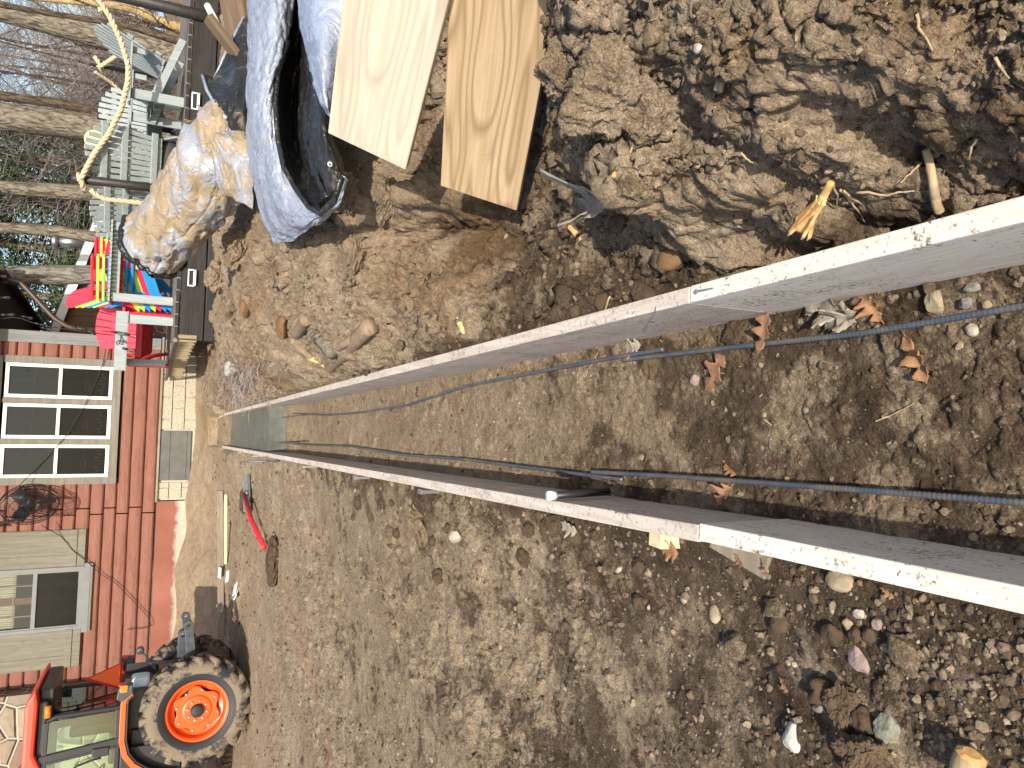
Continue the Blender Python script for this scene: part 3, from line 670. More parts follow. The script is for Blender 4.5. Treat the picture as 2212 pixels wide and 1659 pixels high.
rebar('thin dark rebar snaking away from the blue rebar to the concrete', [(1433, 754.6), (1316, 774), (1126, 810), (1002, 834.7), (878, 875.6), (781, 891), (706, 897), (634, 893)], .036, .005)
rebar('rust-streaked rebar nearest the shaded form board', [(1279.6, 1019.5), (1420, 1027), (1564, 1037), (1865, 1059), (2212, 1086), (2420, 1102)], .035, .0032)
rebar('long dull grey rebar leading past the leaning pipe to the concrete', [(1344, 1035.6), (1126, 1008), (1002, 992), (878, 983), (756, 964), (622, 959)], .03, .005)
rebar('short dowel of rebar sticking out of the concrete on the spoil side', [(592, 904), (651, 897)], .09, .02, 6, False)
rebar('short dowel of rebar sticking out of the concrete on the pad side', [(560, 957), (651, 956)], .10, .02, 6, False)
p = W(594, 996, .26); o = MB().tube([(p[0], p[1], .1), (p[0]-.005, p[1], .55)], .008, 8).build('rebar_stake', M_rebar, None, True); tag(o, 'upright rebar stake behind the far end of the form', 'stake')
hd, tl = W(1196, 1070, .285), W(1314, 1062, .07)
o = MB().tube([hd, tl], .0115, 12).build('pipe_stub', M_black, None, True); tag(o, 'short black pipe leaning on the inner face of the form', 'pipe')
d_ = Vector(hd-tl).normalized(); MB().tube([Vector(hd)-d_*.005, Vector(hd)+d_*.022], .0135, 12).build('steel_cap', M_whitemark, o, True)

# ------------------------------------------------------------------ fresh concrete
yv_ = np.r_[7.80, np.linspace(7.95, 11.65, 59)]; mb = MB(); vs = []; m_ = 22
for i, y in enumerate(yv_):
    for j in range(m_+1):
        t = j/m_; x = float(xl(y))+.002+(xr(y)-float(xl(y))-.004)*t; yy = y+(.12*(vn(np.array([x*9.]), np.array([2.]), 3)[0]-.5) if i == 0 else 0)
        z = .20+.02*float(fbm(np.array([x*6]), np.array([y*3]), 8)) - (.16 if i == 0 else 0)
        vs.append((x, yy, z))
n_ = m_+1
fs = [(i*n_+j, i*n_+j+1, (i+1)*n_+j+1, (i+1)*n_+j) for i in range(59) for j in range(m_)]
o = mb.add(vs, fs).build('wet_concrete', M_conc, None, True); tag(o, 'grey-green freshly placed concrete at the far end of the trench', 'concrete')

# ------------------------------------------------------------------ loose planks, laid across the gully
def plank_px(name, label, A_, B_, A2, B2, wd, mat, length, th=.038, group=None):
    def inter(p, q, r, s):
        p, q, r, s = map(np.array, (p, q, r, s)); M_ = np.array([q-p, r-s]).T; t = np.linalg.solve(M_.astype(float), (r-p).astype(float)); return p+(q-p)*t[0]
    vp = inter(A_, A2, B_, B2); d = ray(*vp); d /= np.linalg.norm(d); ra, rb = ray(*A_), ray(*B_)
    k = (ra @ d)/(rb @ d); ta = wd/np.linalg.norm(k*rb-ra); a_ = O3+ra*ta; b_ = O3+rb*ta*k
    ex = (b_-a_)/np.linalg.norm(b_-a_); dl = -d; nz = np.cross(ex, dl); nz = nz if nz[2] > 0 else -nz
    mb = MB().box((length/2, 0, 0), (length, wd, th)); o = mb.build(name, mat, None, False, .004)
    c = (a_+b_)/2-nz*th/2; ey = np.cross(nz, dl)
    o.matrix_world = Matrix(((dl[0], ey[0], nz[0], c[0]), (dl[1], ey[1], nz[1], c[1]), (dl[2], ey[2], nz[2], c[2]), (0, 0, 0, 1)))
    print('PLANK', name, a_.round(2), b_.round(2), (a_+dl*length).round(2), 'n', nz.round(2)); return tag(o, label, 'plank', group)
plank_px('plank', 'pale creamy wide plank lying beside the tarp', (708, 288), (876, 368), (740, 0), (970, 0), .286, M_pine, 1.7, .038, 'loose planks on the spoil')
plank_px('plank', 'yellow-orange wide plank with swirling grain, next to the soil bank', (951, 402), (1116, 456), (971, 0), (1203, 0), .286, M_fir, 1.5, .04, 'loose planks on the spoil')


# ================================================================== HOUSE
HS = .12; HYAW = math.atan(HS)
house = thing('house', 'red log-sided house with taupe shutters and a pale block foundation', 'house', (0, 14.5, 0), HYAW)
hc, hs_ = math.cos(HYAW), math.sin(HYAW)
def HP(X, Y):          # photo point on the wall plane -> house local (x, z)
    d = ray(X, Y); t = 14.5/(d[1]-HS*d[0]); q = O3+d*t; return float(q[0]*hc+(q[1]-14.5)*hs_), float(q[2])
ZB = 1.13
wins = [(-1.93, -.02, 1.86, 3.44), (-4.36, -3.44, 2.16, 3.9)]
mb = MB(); z = ZB; k = 0; XL, XR = -5.24, .34
while z < 4.4:
    h = .196+.012*math.sin(k*1.7)
    zs = [z, z+h]
    segs = [(XL, -2.46), (-2.44, XR)] if k % 2 else [(XL, -2.56), (-2.54, XR)]
    for (wa, wb, w0, w1) in wins:
        if z+h > w0 and z < w1:
            ns = []
            for a_, b_ in segs:
                if b_ <= wa or a_ >= wb: ns.append((a_, b_)); continue
                if a_ < wa: ns.append((a_, wa))
                if b_ > wb: ns.append((wb, b_))
            segs = ns
    for a_, b_ in segs:
        n = max(2, int((b_-a_)/.12)); xs = np.linspace(a_, b_, n+1); vs = []; fs = []
        wob = .012*(fbm(xs*1.7, xs*0+k*3.1, 5, 3))
        prof = [(.02, 0.0), (-.012, .014), (-.030, .035), (-.034, .10), (-.030, h-.03), (-.010, h-.010), (.02, h)]
        for i, x in enumerate(xs):
            for (py, pz) in prof: vs.append((x, py+wob[i]*.5, z+pz+wob[i]))
        m_ = len(prof)
        fs = [(i*m_+j, (i+1)*m_+j, (i+1)*m_+j+1, i*m_+j+1) for i in range(n) for j in range(m_-1)]+[tuple(range(m_)), tuple(n*m_+j for j in range(m_))[::-1]]
        mb.add(vs, fs)
    z += h; k += 1
mb.build('wall', M_siding, house)
MB().box((-2.45, .12, 2.9), (5.5, .16, 3.5)).build('inner_wall', M_room, house) if False else None
# side wall and the room behind the openings
MB().box((.36, 3.0, 2.7), (.10, 5.9, 3.2)).build('side_wall', M_siding, house)
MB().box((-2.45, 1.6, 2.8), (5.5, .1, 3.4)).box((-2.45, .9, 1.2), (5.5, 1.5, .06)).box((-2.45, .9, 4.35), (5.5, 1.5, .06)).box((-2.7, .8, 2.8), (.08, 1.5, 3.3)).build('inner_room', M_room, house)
MB().box((.40, -.045, 2.8), (.20, .03, 3.3)).box((.49, .06, 2.8), (.03, .2, 3.3)).build('corner_board', M_corner, house, False, .004)
# roof with its overhang past the corner
MB().prism([(-.95, 3.42), (-.95, 3.25), (2, 4.9), (6, 6.6), (6, 6.8)], (-2.3, 0, .75), (0, 1, 0), (0, 0, 1), (1, 0, 0), 7.4).build('roof', M_roofing, house)
MB().box((-2.3, -.62, 4.42), (7.2, 1.1, .06)).box((.92, 2.4, 3.62), (.9, 6, .05)).box((1.38, 2.4, 3.56), (.04, 6, .22)).build('soffit', M_soffit, house)
dsp = [(1.33, -.10, 3.50), (1.30, -.10, 3.30), (1.02, -.10, 3.05), (.72, -.10, 2.78), (.58, -.10, 2.55), (.56, -.10, 2.0), (.56, -.10, 1.25)]
mb = MB()
Q = resample(dsp, 40); mb.tube(Q, [.045 if i % 2 else .041 for i in range(40)], 10); mb.build('downspout', M_brown, house, True)
# triple window
zA, zB = 1.86, 3.44
tw = MB(); xs4 = [-1.98, -1.36, -.70, -.035]
tw.box((-.985, -.055, zB+.10), (2.09, .05, .16)).box((-.985, -.06, zA-.05), (2.12, .06, .12))
tw.box((-1.985, -.055, (zA+zB)/2), (.12, .05, zB-zA+.02)).box((.015, -.055, (zA+zB)/2), (.12, .05, zB-zA+.02))
tw.box((-1.335, -.055, (zA+zB)/2), (.085, .045, zB-zA)).box((-.665, -.055, (zA+zB)/2), (.085, .045, zB-zA))
win = tw.build('triple_window', M_trim, house, False, .004)
for c_, wd in ((-1.655, .545), (-1.0, .575), (-.332, .57)):
    z0, z1 = zA+.015, zB-.02; zm = z0+(z1-z0)*.50; fr = MB(); t = .055
    fr.box((c_, -.035, z1-t/2), (wd, .07, t)).box((c_, -.035, z0+t/2), (wd, .07, t)).box((c_-wd/2+t/2, -.036, (z0+z1)/2), (t, .066, z1-z0-2*t)).box((c_+wd/2-t/2, -.036, (z0+z1)/2), (t, .066, z1-z0-2*t)).box((c_, -.034, zm), (wd-2*t, .06, .05))
    sash = fr.build('sash', M_cream, win, False, .004)
    for (a_, b_, mt) in ((zm+.025, z1-t, M_glass), (z0+t, zm-.025, M_screen)):
        MB().box((c_, -.012, (a_+b_)/2), (wd-2*t, .004, b_-a_)).build('pane', mt, win)
        MB().box((c_, -.002, (a_+b_)/2), (.014, .012, b_-a_)).box((c_, -.003, (a_+b_)/2), (wd-2*t, .012, .014)).build('muntin', M_muntin, win)
    # things standing inside: a red display with white lettering strokes
    MB().box((c_+.02, .20, z0+.30), (wd*.55, .04, .22)).box((c_+.10, .18, z0+.16), (wd*.4, .03, .12)).build('red_display', M_redcloth, win)
    gl = MB()
    for k in range(7):
        gl.box((c_-.16+.055*k, .165, z0+.17+.03*math.sin(k*2.1)), (.03, .012, .05+.03*(k % 2)), Matrix.Rotation(.5*math.sin(k*3), 3, 'Y'))
    gl.box((c_-.05, .17, z0+.36), (.18, .012, .022)).box((c_-.05, .172, z0+.42), (.12, .012, .018)).build('lettering', M_whitemark, win)
# shuttered window
sw = MB(); sw.box((-3.9, -.05, 2.10), (1.12, .07, .09)).box((-3.9, -.046, 2.16), (1.0, .05, .03)).box((-3.42, -.045, 3.0), (.06, .05, 1.7)).box((-4.38, -.045, 3.0), (.06, .05, 1.7))
swin = sw.build('shuttered_window', M_greyv, house, False, .004)
MB().box((-3.9, -.05, 2.06), (1.1, .06, .08)).build('sill', M_trim, swin, False, .004)
MB().box((-3.9, -.03, 2.20), (.86, .04, .05)).box((-3.9, -.03, 2.83), (.86, .05, .06)).box((-3.45, -.032, 3.0), (.05, .046, 1.66)).box((-4.35, -.032, 3.0), (.05, .046, 1.66)).build('sash', M_greyv, swin, False, .003)
MB().box((-3.9, -.010, 2.51), (.86, .004, .58)).build('pane', M_screen, swin); MB().box((-3.9, -.010, 3.35), (.86, .004, 1.0)).build('pane', M_glass2, swin)
mu = MB()
for x in (-4.14, -3.66): mu.box((x, .0, 3.0), (.014, .012, 1.6))
for zz in (2.62, 3.12, 3.55): mu.box((-3.9, .001, zz), (.86, .012, .014))
mu.build('muntin', M_muntin, swin); MB().box((-3.9, .014, 3.0), (.10, .03, 1.6)).build('mullion', M_siding, swin)
cu = MB()
for k in range(26): cu.box((-4.30+.032*k, .05+.01*(k % 2), 3.45), (.026, .02, .72))
cu.build('curtain', M_curtain, swin)
MB().lathe([(0, -.02), (.10, 0), (.05, .3), (0, .31)], (-3.72, .12, 2.24), (.3, 0, 1), 12).lathe([(0, -.02), (.09, 0), (.05, .28), (0, .29)], (-4.08, .14, 2.24), (-.5, 0, 1), 12).build('red_display', M_redcloth, swin, True)
for sx in (-3.085, -4.69):
    sb = MB(); sb.box((sx, -.050, 3.05), (.60, .028, 1.80))
    sh = sb.build('shutter', M_shut, house, False, .004)
    st = MB()
    for dx in (-.20, .20): st.box((sx+dx, -.071, 3.05), (.17, .014, 1.56))
    st.box((sx, -.072, 2.32), (.60, .016, .10)).build('stile', M_shut, sh, False, .003)
# foundation: block part with hatch, painted part, cap strip
MB().box((-.92, .05, .50), (2.84, .10, 1.22)).build('mortar_bed', M_mortar, house)
bl = MB(); H_ = .203
for c_ in range(6):
    z0 = -.09+c_*H_; off = .2 if c_ % 2 else 0
    x = -2.33-off
    while x < .5:
        a_, b_ = max(x, -2.32), min(x+.40, .50)
        if b_-a_ > .06 and not (z0 > .5 and z0 < 1.05 and b_ > -2.02 and a_ < -1.12): bl.box(((a_+b_)/2, -.012, z0+H_/2), (b_-a_-.012, .05, H_-.012))
        elif b_-a_ > .06:
            if a_ < -2.04: bl.box(((a_-2.03)/2, -.012, z0+H_/2), (-2.03-a_-.01, .05, H_-.012))
            if b_ > -1.10: bl.box(((b_-1.11)/2, -.012, z0+H_/2), (b_+1.11-.01, .05, H_-.012))
        x += .40
bl.build('foundation_blocks', M_block, house, False, .006)
hp_ = MB(); 
for (a_, b_) in ((.60, .66), (.665, .93), (.935, 1.095)): hp_.box((-1.565, -.03, (a_+b_)/2), (.87, .03, b_-a_))
hp_.build('hatch', M_hatch, house, False, .003)
MB().box((-3.85, .04, .62), (2.98, .10, .98)).build('foundation_wall', M_fdn, house)
MB().box((-.92, -.03, 1.118), (2.9, .09, .035)).build('sill_plate', M_plank_old, house)
# stone bump-out: sheathed in rubble, stands 0.43 m proud
MB().box((-8.2, -.01, 2.2), (5.9, .84, 5.2)).build('stone_wall', M_rubble, house)

# fan on the wall
def lp2w(x, y, z): return (x*hc-y*hs_, 14.5+x*hs_+y*hc, z)
fx, fz = HP(.5486*265/2.212, (1300+1515/2.212)*.5486)
fan = thing('wall_fan', 'large black caged fan mounted on the red wall between the windows', 'fan', lp2w(fx+.02, -.36, fz-.03), HYAW+R_(48))
R = .41; mb = MB()
for r, y in ((R, 0), (R*.97, -.05), (R*.97, .05), (R*.7, -.10), (R*.7, .10), (R*.4, -.115), (R*.4, .115), (.1, -.12)):
    mb.tube([(r*math.cos(t), y, r*math.sin(t)) for t in np.linspace(0, 2*math.pi, 40)], (.007 if r > .39 else .0045), 4, False)
for k in range(40):
    t = 2*math.pi*k/40
    for sg in (-1, 1):
        mb.tube([(r*math.cos(t), sg*y, r*math.sin(t)) for r, y in ((.09, .12), (R*.4, .115), (R*.7, .10), (R*.97, .05), (R, 0))], .0026, 3, False)
mb.build('cage', M_black, fan)
for k in range(3):
    t = R_(40+120*k); bl_ = MB(); vs = []
    for i, (r, hw_) in enumerate(((.05, .03), (.14, .07), (.28, .095), (.37, .085))):
        for sgn in (-1, 1):
            a_ = t+sgn*hw_/max(r, .12); vs.append((r*math.cos(a_), sgn*.035, r*math.sin(a_)))
    bl_.add(vs, [(0, 1, 3, 2), (2, 3, 5, 4), (4, 5, 7, 6)]); o = bl_.build('blade', M_black, fan); so_ = o.modifiers.new('solid', 'SOLIDIFY'); so_.thickness = .004
MB().lathe([(0, -.10), (.05, -.09), (.065, -.04), (.065, .12), (.05, .16), (0, .17)], (0, 0, 0), (0, 1, 0), 20).build('motor', M_black, fan, True)
MB().tube([(-.02, .14, .02), (-.06, .30, .25), (-.12, .36, .55)], .02, 8).box((-.12, .36, .5), (.1, .03, .2)).build('wall_bracket', M_black, fan)
def cable(name, label, pts, rad, mat, n=60, cat='cable'):
    Q = resample(pts, n); return tag(MB().tube(Q, rad, 6).build(name, mat, None, True), label, cat)
def HW(X, Y, off=-.06):
    x, z_ = HP(X, Y); return lp2w(x, off, z_)
z3 = lambda x, y: (.5486*x/2.212, (1300+y/2.212)*.5486); z4 = lambda x, y: (.5486*x/2.212, (1950+y/2.212)*.5486)
cable('cable', 'thin black cable sagging across the triple window from the fan', [HW(*z3(190, 1350), -.3)]+[HW(*z3(x, y), -.11) for x, y in ((330, 1200), (470, 1050), (600, 900), (720, 700), (820, 500), (900, 300), (920, 190), (935, 60), (930, -60))], .006, M_cable)
cable('cable', 'thin black cable hung from the fan down to the foundation past the shutter', [HW(*z4(380, 250), -.3)]+[HW(*z4(x, y), -.09) for x, y in ((540, 355), (640, 480), (760, 570), (890, 690), (1000, 750), (1110, 860), (1220, 975), (1290, 1050), (1325, 1140), (1200, 1155), (1105, 1160))], .006, M_cable)

# ================================================================== DECK
DY, DZ = 10.2, 1.07
def DX(X, Y, y=DY): return float(V(X, Y, y)[0])
deck = thing('deck', 'dark stained wooden deck with a curved end next to the red house', 'deck', (0, 0, 0))
xe = .36; XR_ = 4.35
curve = [(xe, DY), (.30, 10.9), (.20, 11.7), (.05, 12.5), (-.12, 13.3), (-.2, 14.3)]
def cx(y): return float(np.interp(y, [c[1] for c in curve], [c[0] for c in curve]))
db = MB(); x = -.25
while x < 7.5:
    y0 = DY-.02
    if x < xe: y0 = float(np.interp(-x, [-c[0] for c in curve], [c[1] for c in curve]))
    if x > XR_+.02: y0 = DY+.0
    y1 = 14.2 if x < .5 else 15.5
    if y0 < y1: db.box((x+.07, (y0+y1)/2, DZ-.015+.002*math.sin(x*9)), (.146, y1-y0, .036))
    x += .153
db.build('deck_boards', M_deckfloor, deck, False, .004)
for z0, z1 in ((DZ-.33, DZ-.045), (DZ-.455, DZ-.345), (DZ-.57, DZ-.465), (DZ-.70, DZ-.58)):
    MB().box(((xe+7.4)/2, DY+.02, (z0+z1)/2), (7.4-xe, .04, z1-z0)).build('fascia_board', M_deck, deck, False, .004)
en = MB()
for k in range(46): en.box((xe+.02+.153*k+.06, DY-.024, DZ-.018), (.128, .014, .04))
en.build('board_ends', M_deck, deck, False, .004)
for k in range(22):
    t = k/21; y = DY+.02+3.5*t; x = cx(y)+.02
    MB().box((x, y, DZ-.15-.0), (.03, .10, .22-.05*(k % 2)), Matrix.Rotation(.75, 3, 'Z')).build('skirt_slat', M_rawend, deck)
cv = MB().tube([(c[0]-.01, c[1], DZ-.015) for c in curve], .03, 6); cv.build('edge_trim', M_deckfloor, deck)
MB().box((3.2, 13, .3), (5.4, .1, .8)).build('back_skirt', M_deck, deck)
for X, Y in ((421, 218), (413, 600)):
    x = DX(X, Y, DY-.02); z_ = float(V(X, Y, DY-.02)[2])
    l_ = thing('step_light', {218: 'white framed solar step light above the tarp flap', 600: 'white framed solar step light left of the muddy tarp roll'}[Y].replace('left of', 'beyond the mouth of'), 'light', (x, DY-.002, z_), 0, 'solar step lights on the deck edge')
    fr = MB().box((0, -.012, .032), (.215, .02, .014)).box((0, -.012, -.032), (.215, .02, .014)).box((-.1, -.012, 0), (.016, .02, .05)).box((.1, -.012, 0), (.016, .02, .05)).box((0, -.03, -.05), (.2, .05, .008)); fr.build('frame', M_white, l_, False, .002)
    MB().box((0, -.008, 0), (.184, .01, .05)).build('solar_cell', M_room, l_)
# posts and rope
def rope(label, pts, rad, twist=.20, n=None):
    P = np.array(pts); L = np.sum(np.linalg.norm(np.diff(P, axis=0), axis=1)); n = n or int(L/.02)
    Q = resample(P, n); mb = MB()
    T = np.gradient(Q, axis=0); T /= np.linalg.norm(T, axis=1)[:, None]
    u = np.cross(T, [.3, .9, .1]); u /= np.linalg.norm(u, axis=1)[:, None]; v = np.cross(T, u); s_ = np.r_[0, np.cumsum(np.linalg.norm(np.diff(Q, axis=0), axis=1))]
    for k in range(3):
        ph = 2*math.pi*(k/3+s_/twist); c_ = Q+(u*np.cos(ph)[:, None]+v*np.sin(ph)[:, None])*rad*.5
        mb.tube(c_, rad*.56, 6)
    return tag(mb.build('rope', M_rope, None, True), label, 'rope', 'manila ropes strung between the deck posts')
def post(label, Xb, Yb, Xt, Yt, y, rad=.055, zb=None):
    b = V(Xb, Yb, y); t = V(Xt, Yt, y); o = MB().lathe([(0, 0), (rad, 0), (rad*.96, (t[2]-b[2])*.5), (rad, t[2]-b[2]-.012), (rad-.012, t[2]-b[2]), (0, t[2]-b[2])], (0, 0, 0), (0, 0, 1), 20).build('deck_post', M_post, None, True)
    o.location = b; o.rotation_euler = (0, math.atan2(t[0]-b[0], t[2]-b[2])*.6, 0); return tag(o, label, 'post', 'round posts along the deck'), b, t
pA, pAb, pAt = post('dark round post standing nearest, in front of the slatted chair backs', 392, 413, 155, 389, DY+.05, .053)
pB, pBb, pBt = post('dark round post behind the reclined grey chair', 384, 172, 194, 134, 13.2, .058)
pC, pCb, pCt = post('dark round post half hidden by the thick tree trunk', 375, 283, 210, 248, 13.2, .05)
pD, pDb, pDt = post('thick dark post at the deck corner beyond the tarp', 530, 58, 230, -18, DY-.02, .075)
rope('thick sagging rope from the nearest post to the corner post', [V(172, 392, DY-.03), V(182, 372, DY-.06), V(205, 330, DY-.06), V(235, 290, DY-.06), V(262, 235, DY-.06), V(277, 175, DY-.06), V(277, 140, DY-.06), V(262, 90, DY-.06), V(240, 40, DY-.06), V(214, 0, DY-.06), V(190, -20, DY-.06)], .033)
def loop(label, c, r, rad, tilt=.0):
    return rope(label, [(c[0]+r*math.cos(t), c[1]+r*math.sin(t), c[2]+tilt*math.cos(t)) for t in np.linspace(0, 2*math.pi, 30)], rad, .2, 44)
loop('rope loop tied round the top of the nearest post', (pAt[0]-.0, DY+.05, pAt[2]-.10), .075, .033, .03)
rope('rope hanging from the nearest post down behind the muddy tarp roll', [V(196, 410, DY), V(207, 420, DY), V(225, 430, DY), V(270, 435, DY), V(320, 440, DY+.0), V(362, 448, DY)], .030)
loop('rope loop tied round the post behind the reclined chair', (pBt[0], 13.2, pBt[2]-.12), .08, .034, .05)
rope('rope from the back post rising towards the corner post', [V(212, 146, 13.1), V(230, 135, 13), V(250, 122, 12.6), V(264, 112, 12.4), V(272, 85, 12.1), V(250, 55, 11.8), V(215, 20, 11.4)], .034)
rope('shaded rope drooping between the two back posts', [V(205, 155, 13.25), V(240, 178, 13.4), V(270, 206, 13.5), V(275, 222, 13.5), V(260, 240, 13.4), V(225, 254, 13.25)], .026)
loop('rope loop tied round the post by the thick trunk', (pCt[0], 13.2, pCt[2]-.12), .07, .03, .05)

# ---- adirondack chairs
def adirondack():
    r = thing('adirondack_chair', 'x', 'chair', (0, 0, 0), 0, 'grey green slatted chairs on the deck')
    m = M_adk; w_ = .29
    bk = MB(); piv = Vector((0, .20, .22)); tl = R_(24); ax = Vector((0, math.sin(tl), math.cos(tl))); nn = Vector((0, -math.cos(tl), math.sin(tl)))
    for k in range(9):
        f = (k-4)/4; L = .86-.16*f*f
        p0 = piv+Vector((f*.23, 0, 0)); p1 = piv+Vector((f*.30, 0, 0))+ax*L
        d = (p1-p0).normalized(); x = Vector((1, 0, 0)); x = (x-d*x.dot(d)).normalized(); bk.box((p0+p1)/2, (.054, L, .018), Matrix((x, d, x.cross(d))).transposed())
    bk.build('backrest', m, r, False, .004)
    br = MB(); 
    for L in (.10, .44, .66): br.box(piv+ax*L-nn*.028, (.62, .03, .07), Matrix((Vector((1, 0, 0)), nn, ax)).transposed())
    br.build('back_brace', m, r, False, .004)
    st = MB()
    for k in range(7): t = k/6; st.box((0, -.32+.50*t, .385-.14*t-.02*math.sin(t*3)), (.54, .075, .02), Matrix.Rotation(-.27, 3, 'X'))
    st.build('seat', m, r, False, .004)
    for sx in (-1, 1):
        MB().box((sx*.315, -.31, .285), (.028, .12, .57)).build('leg', m, r, False, .004)
        MB().beam((sx*.275, -.36, .34), (sx*.275, .52, .04), .026, .085).build('leg', m, r, False, .004)
        MB().box((sx*.335, -.08, .583), (.13, .74, .024)).box((sx*.315, .23, .50), (.03, .07, .15)).build('armrest', m, r, False, .005)
    return r
ad = adirondack(); first = True
for Xb, Yb, y, rz, sc, lb in ((352, 188, 11.0, -82, 1.08, 'grey green chair seen from its side with the back reclined, beside the corner rope'),
                          (352, 268, 11.9, -20, 1.08, 'sunlit grey green chair facing out, just beside the reclined one'),
                          (360, 355, 10.75, 172, 1.06, 'grey green chair turned away, its shaded slatted back beside the nearest post'),
                          (348, 290, 13.2, 10, 1.05, 'grey green chair behind the others with only pale back slats showing'),
                          (352, 440, 11.7, 150, 1.05, 'grey green chair behind the nearest post and hanging rope'),
                          (348, 492, 12.6, 165, 1.05, 'grey green chair with leaning back seen behind the bar table legs')):
    o = ad if first else dup(ad); first = False
    o.location = (float(V(Xb, Yb, y)[0]), y, DZ+.005); o.rotation_euler = (0, 0, R_(rz)); o.scale = (sc, sc, sc); o['label'] = lb
ox = float(V(352, 350, 10.75)[0])
cs = rock('cushion', 'dark wrinkled cushion pushed under the shaded chair', 'cushion', (ox, 10.72, DZ), .34, M_cushion, (.95, .5, .42), 900, .05, None, 0)
# ---- slatted bar table
TZ, yT = 1.86, 11.3
tx0, tx1 = float(V(226, 471, yT)[0]), float(V(224, 650, yT)[0])
tb = thing('bar_table', 'tall grey slatted table standing over the stacked coloured chairs', 'table', (0, 0, 0))
wT = tx0-tx1; xl_ = tx1
tp = MB(); nS = 19
for k in range(nS): tp.box((xl_+wT*(k+.5)/nS, yT+.45, TZ), (wT/nS-.006, .95, .025))
tp.build('tabletop', M_adk, tb, False, .003)
MB().box((xl_+wT/2, yT+.10, TZ-.065), (wT-.1, .025, .10)).box((xl_+wT/2, yT+.82, TZ-.065), (wT-.1, .025, .10)).box((xl_+.06, yT+.46, TZ-.065), (.025, .7, .10)).build('apron', M_adk, tb, False, .003)
for x, y in ((xl_+.07, yT+.05), (xl_+wT-.08, yT+.05), (xl_+.07, yT+.86), (xl_+wT-.08, yT+.86)):
    MB().box((x, y, (DZ+TZ)/2-.01), (.115, .035, TZ-DZ-.03)).build('leg', M_adk, tb, False, .004)
# low grey bench with a plank edge next to the table
lb0, lb1 = V(260, 672, 11.0), V(262, 800, 11.0)
bn = thing('bench', 'grey plank bench end in front of the red chair by the house corner', 'bench', (0, 0, 0))
zc = float((lb0[2]+lb1[2])/2)
MB().box(((lb0[0]+lb1[0])/2, 11.0, zc), (abs(lb0[0]-lb1[0]), .035, .135)).box(((lb0[0]+lb1[0])/2, 11.01, zc-.07), (abs(lb0[0]-lb1[0])+.02, .05, .016)).build('plank', M_adk, bn, False, .004)
xa = float(V(372, 700, 11.0)[0])
MB().box((xa+.03, 11.03, (DZ+zc)/2), (.115, .035, zc-DZ+.12)).build('leg', M_adk, bn, False, .004)
MB().box((float(lb1[0])+.12, 11.9, (DZ+zc)/2), (.1, .035, zc-DZ-.1)).box(((lb0[0]+lb1[0])/2, 11.45, zc-.04), (abs(lb0[0]-lb1[0])-.1, .9, .03)).build('frame', M_adk, bn, False, .004)
# ---- moulded chairs
def moulded(col, label, group=None):
    m = PL[col]; r = thing('plastic_chair', label, 'chair', (0, 0, 0), 0, group)
    tl = R_(26); ax = Vector((0, math.sin(tl), math.cos(tl))); bk = MB(); piv = Vector((0, .18, .20))
    nrm_ = Vector((0, -math.cos(tl), math.sin(tl)))
    for k in range(6):
        xa, xb = -.24+.08*k+.004, -.24+.08*(k+1)-.004; Pq = []
        tp2 = lambda x: .60+.15*math.sqrt(max(0, 1-(x/.30)**2))
        lo_ = [(xa*.82, 0), (xb*.82, 0)]; up_ = [(q*1.18, tp2(q*1.18)) for q in np.linspace(xb, xa, 4)]
        bk.prism(lo_+up_, piv, (1, 0, 0), ax, nrm_, .022)
    bk.prism([(-.20, .02), (.20, .02), (.26, .55), (-.26, .55)], piv-nrm_*.012, (1, 0, 0), ax, nrm_, .012)
    bk.build('backrest', m, r, False, .008)
    st = MB()
    for k in range(6): t = k/5; st.box((0, -.30+.46*t, .37-.15*t), (.50, .088, .02), Matrix.Rotation(-.3, 3, 'X'))
    st.box((0, -.345, .355), (.5, .02, .07)); st.build('seat', m, r, False, .006)
    for sx in (-1, 1):
        MB().box((sx*.33, -.05, .53), (.12, .66, .035)).box((sx*.30, .20, .44), (.03, .08, .17)).build('armrest', m, r, False, .012)
        lg = MB(); lg.prism([(-.34, 0), (-.23, 0), (-.20, .36), (-.16, .515), (-.36, .515), (-.355, .3)], (sx*.315, 0, 0), (0, 1, 0), (0, 0, 1), (1, 0, 0), .035); lg.build('leg', m, r, False, .008)
        lg = MB(); lg.prism([(.36, 0), (.46, 0), (.34, .14), (.2, .26), (-.2, .40), (-.24, .30), (.16, .17)], (sx*.29, 0, 0), (0, 1, 0), (0, 0, 1), (1, 0, 0), .03); lg.build('leg', m, r, False, .008)
    return r
stk = V(354, 598, 12.0)
for k, (col, lb) in enumerate((('blue', 'blue plastic chair at the bottom of the stack'), ('blue', 'second blue plastic chair, resting on the lowest one'), ('red', 'red plastic chair between blue and green ones in the stack'), ('green', 'light green plastic chair in the middle of the stack'), ('blue', 'blue plastic chair between two green ones in the stack'), ('green', 'green plastic chair under the yellow one in the stack'), ('yellow', 'yellow plastic chair just under the top red one in the stack'), ('red', 'red plastic chair topmost of the stack'))):
    o = moulded(col, lb, 'stack of plastic chairs'); q = k*.070
    rz = R_(60); o.location = (float(stk[0])+.03+math.cos(rz)*0-.006*k, 12.0, DZ+q); o.rotation_euler = (0, 0, rz)
rc = moulded('red', 'red plastic chair standing alone by the house corner'); pc = V(354, 728, 12.3); rc.location = (float(pc[0]), 12.3, DZ); rc.rotation_euler = (0, 0, R_(-12)); rc.scale = (1.2, 1.15, 1.16)
cable('extension_cord', 'orange extension cord under the lone red chair', [V(352, 680, 12.1), V(340, 690, 12.2), V(352, 700, 12.3), V(356, 720, 12.2), V(340, 716, 12.3), V(330, 690, 12.4), V(318, 676, 12.6)], .012, M_orangecord, 60, 'cord')
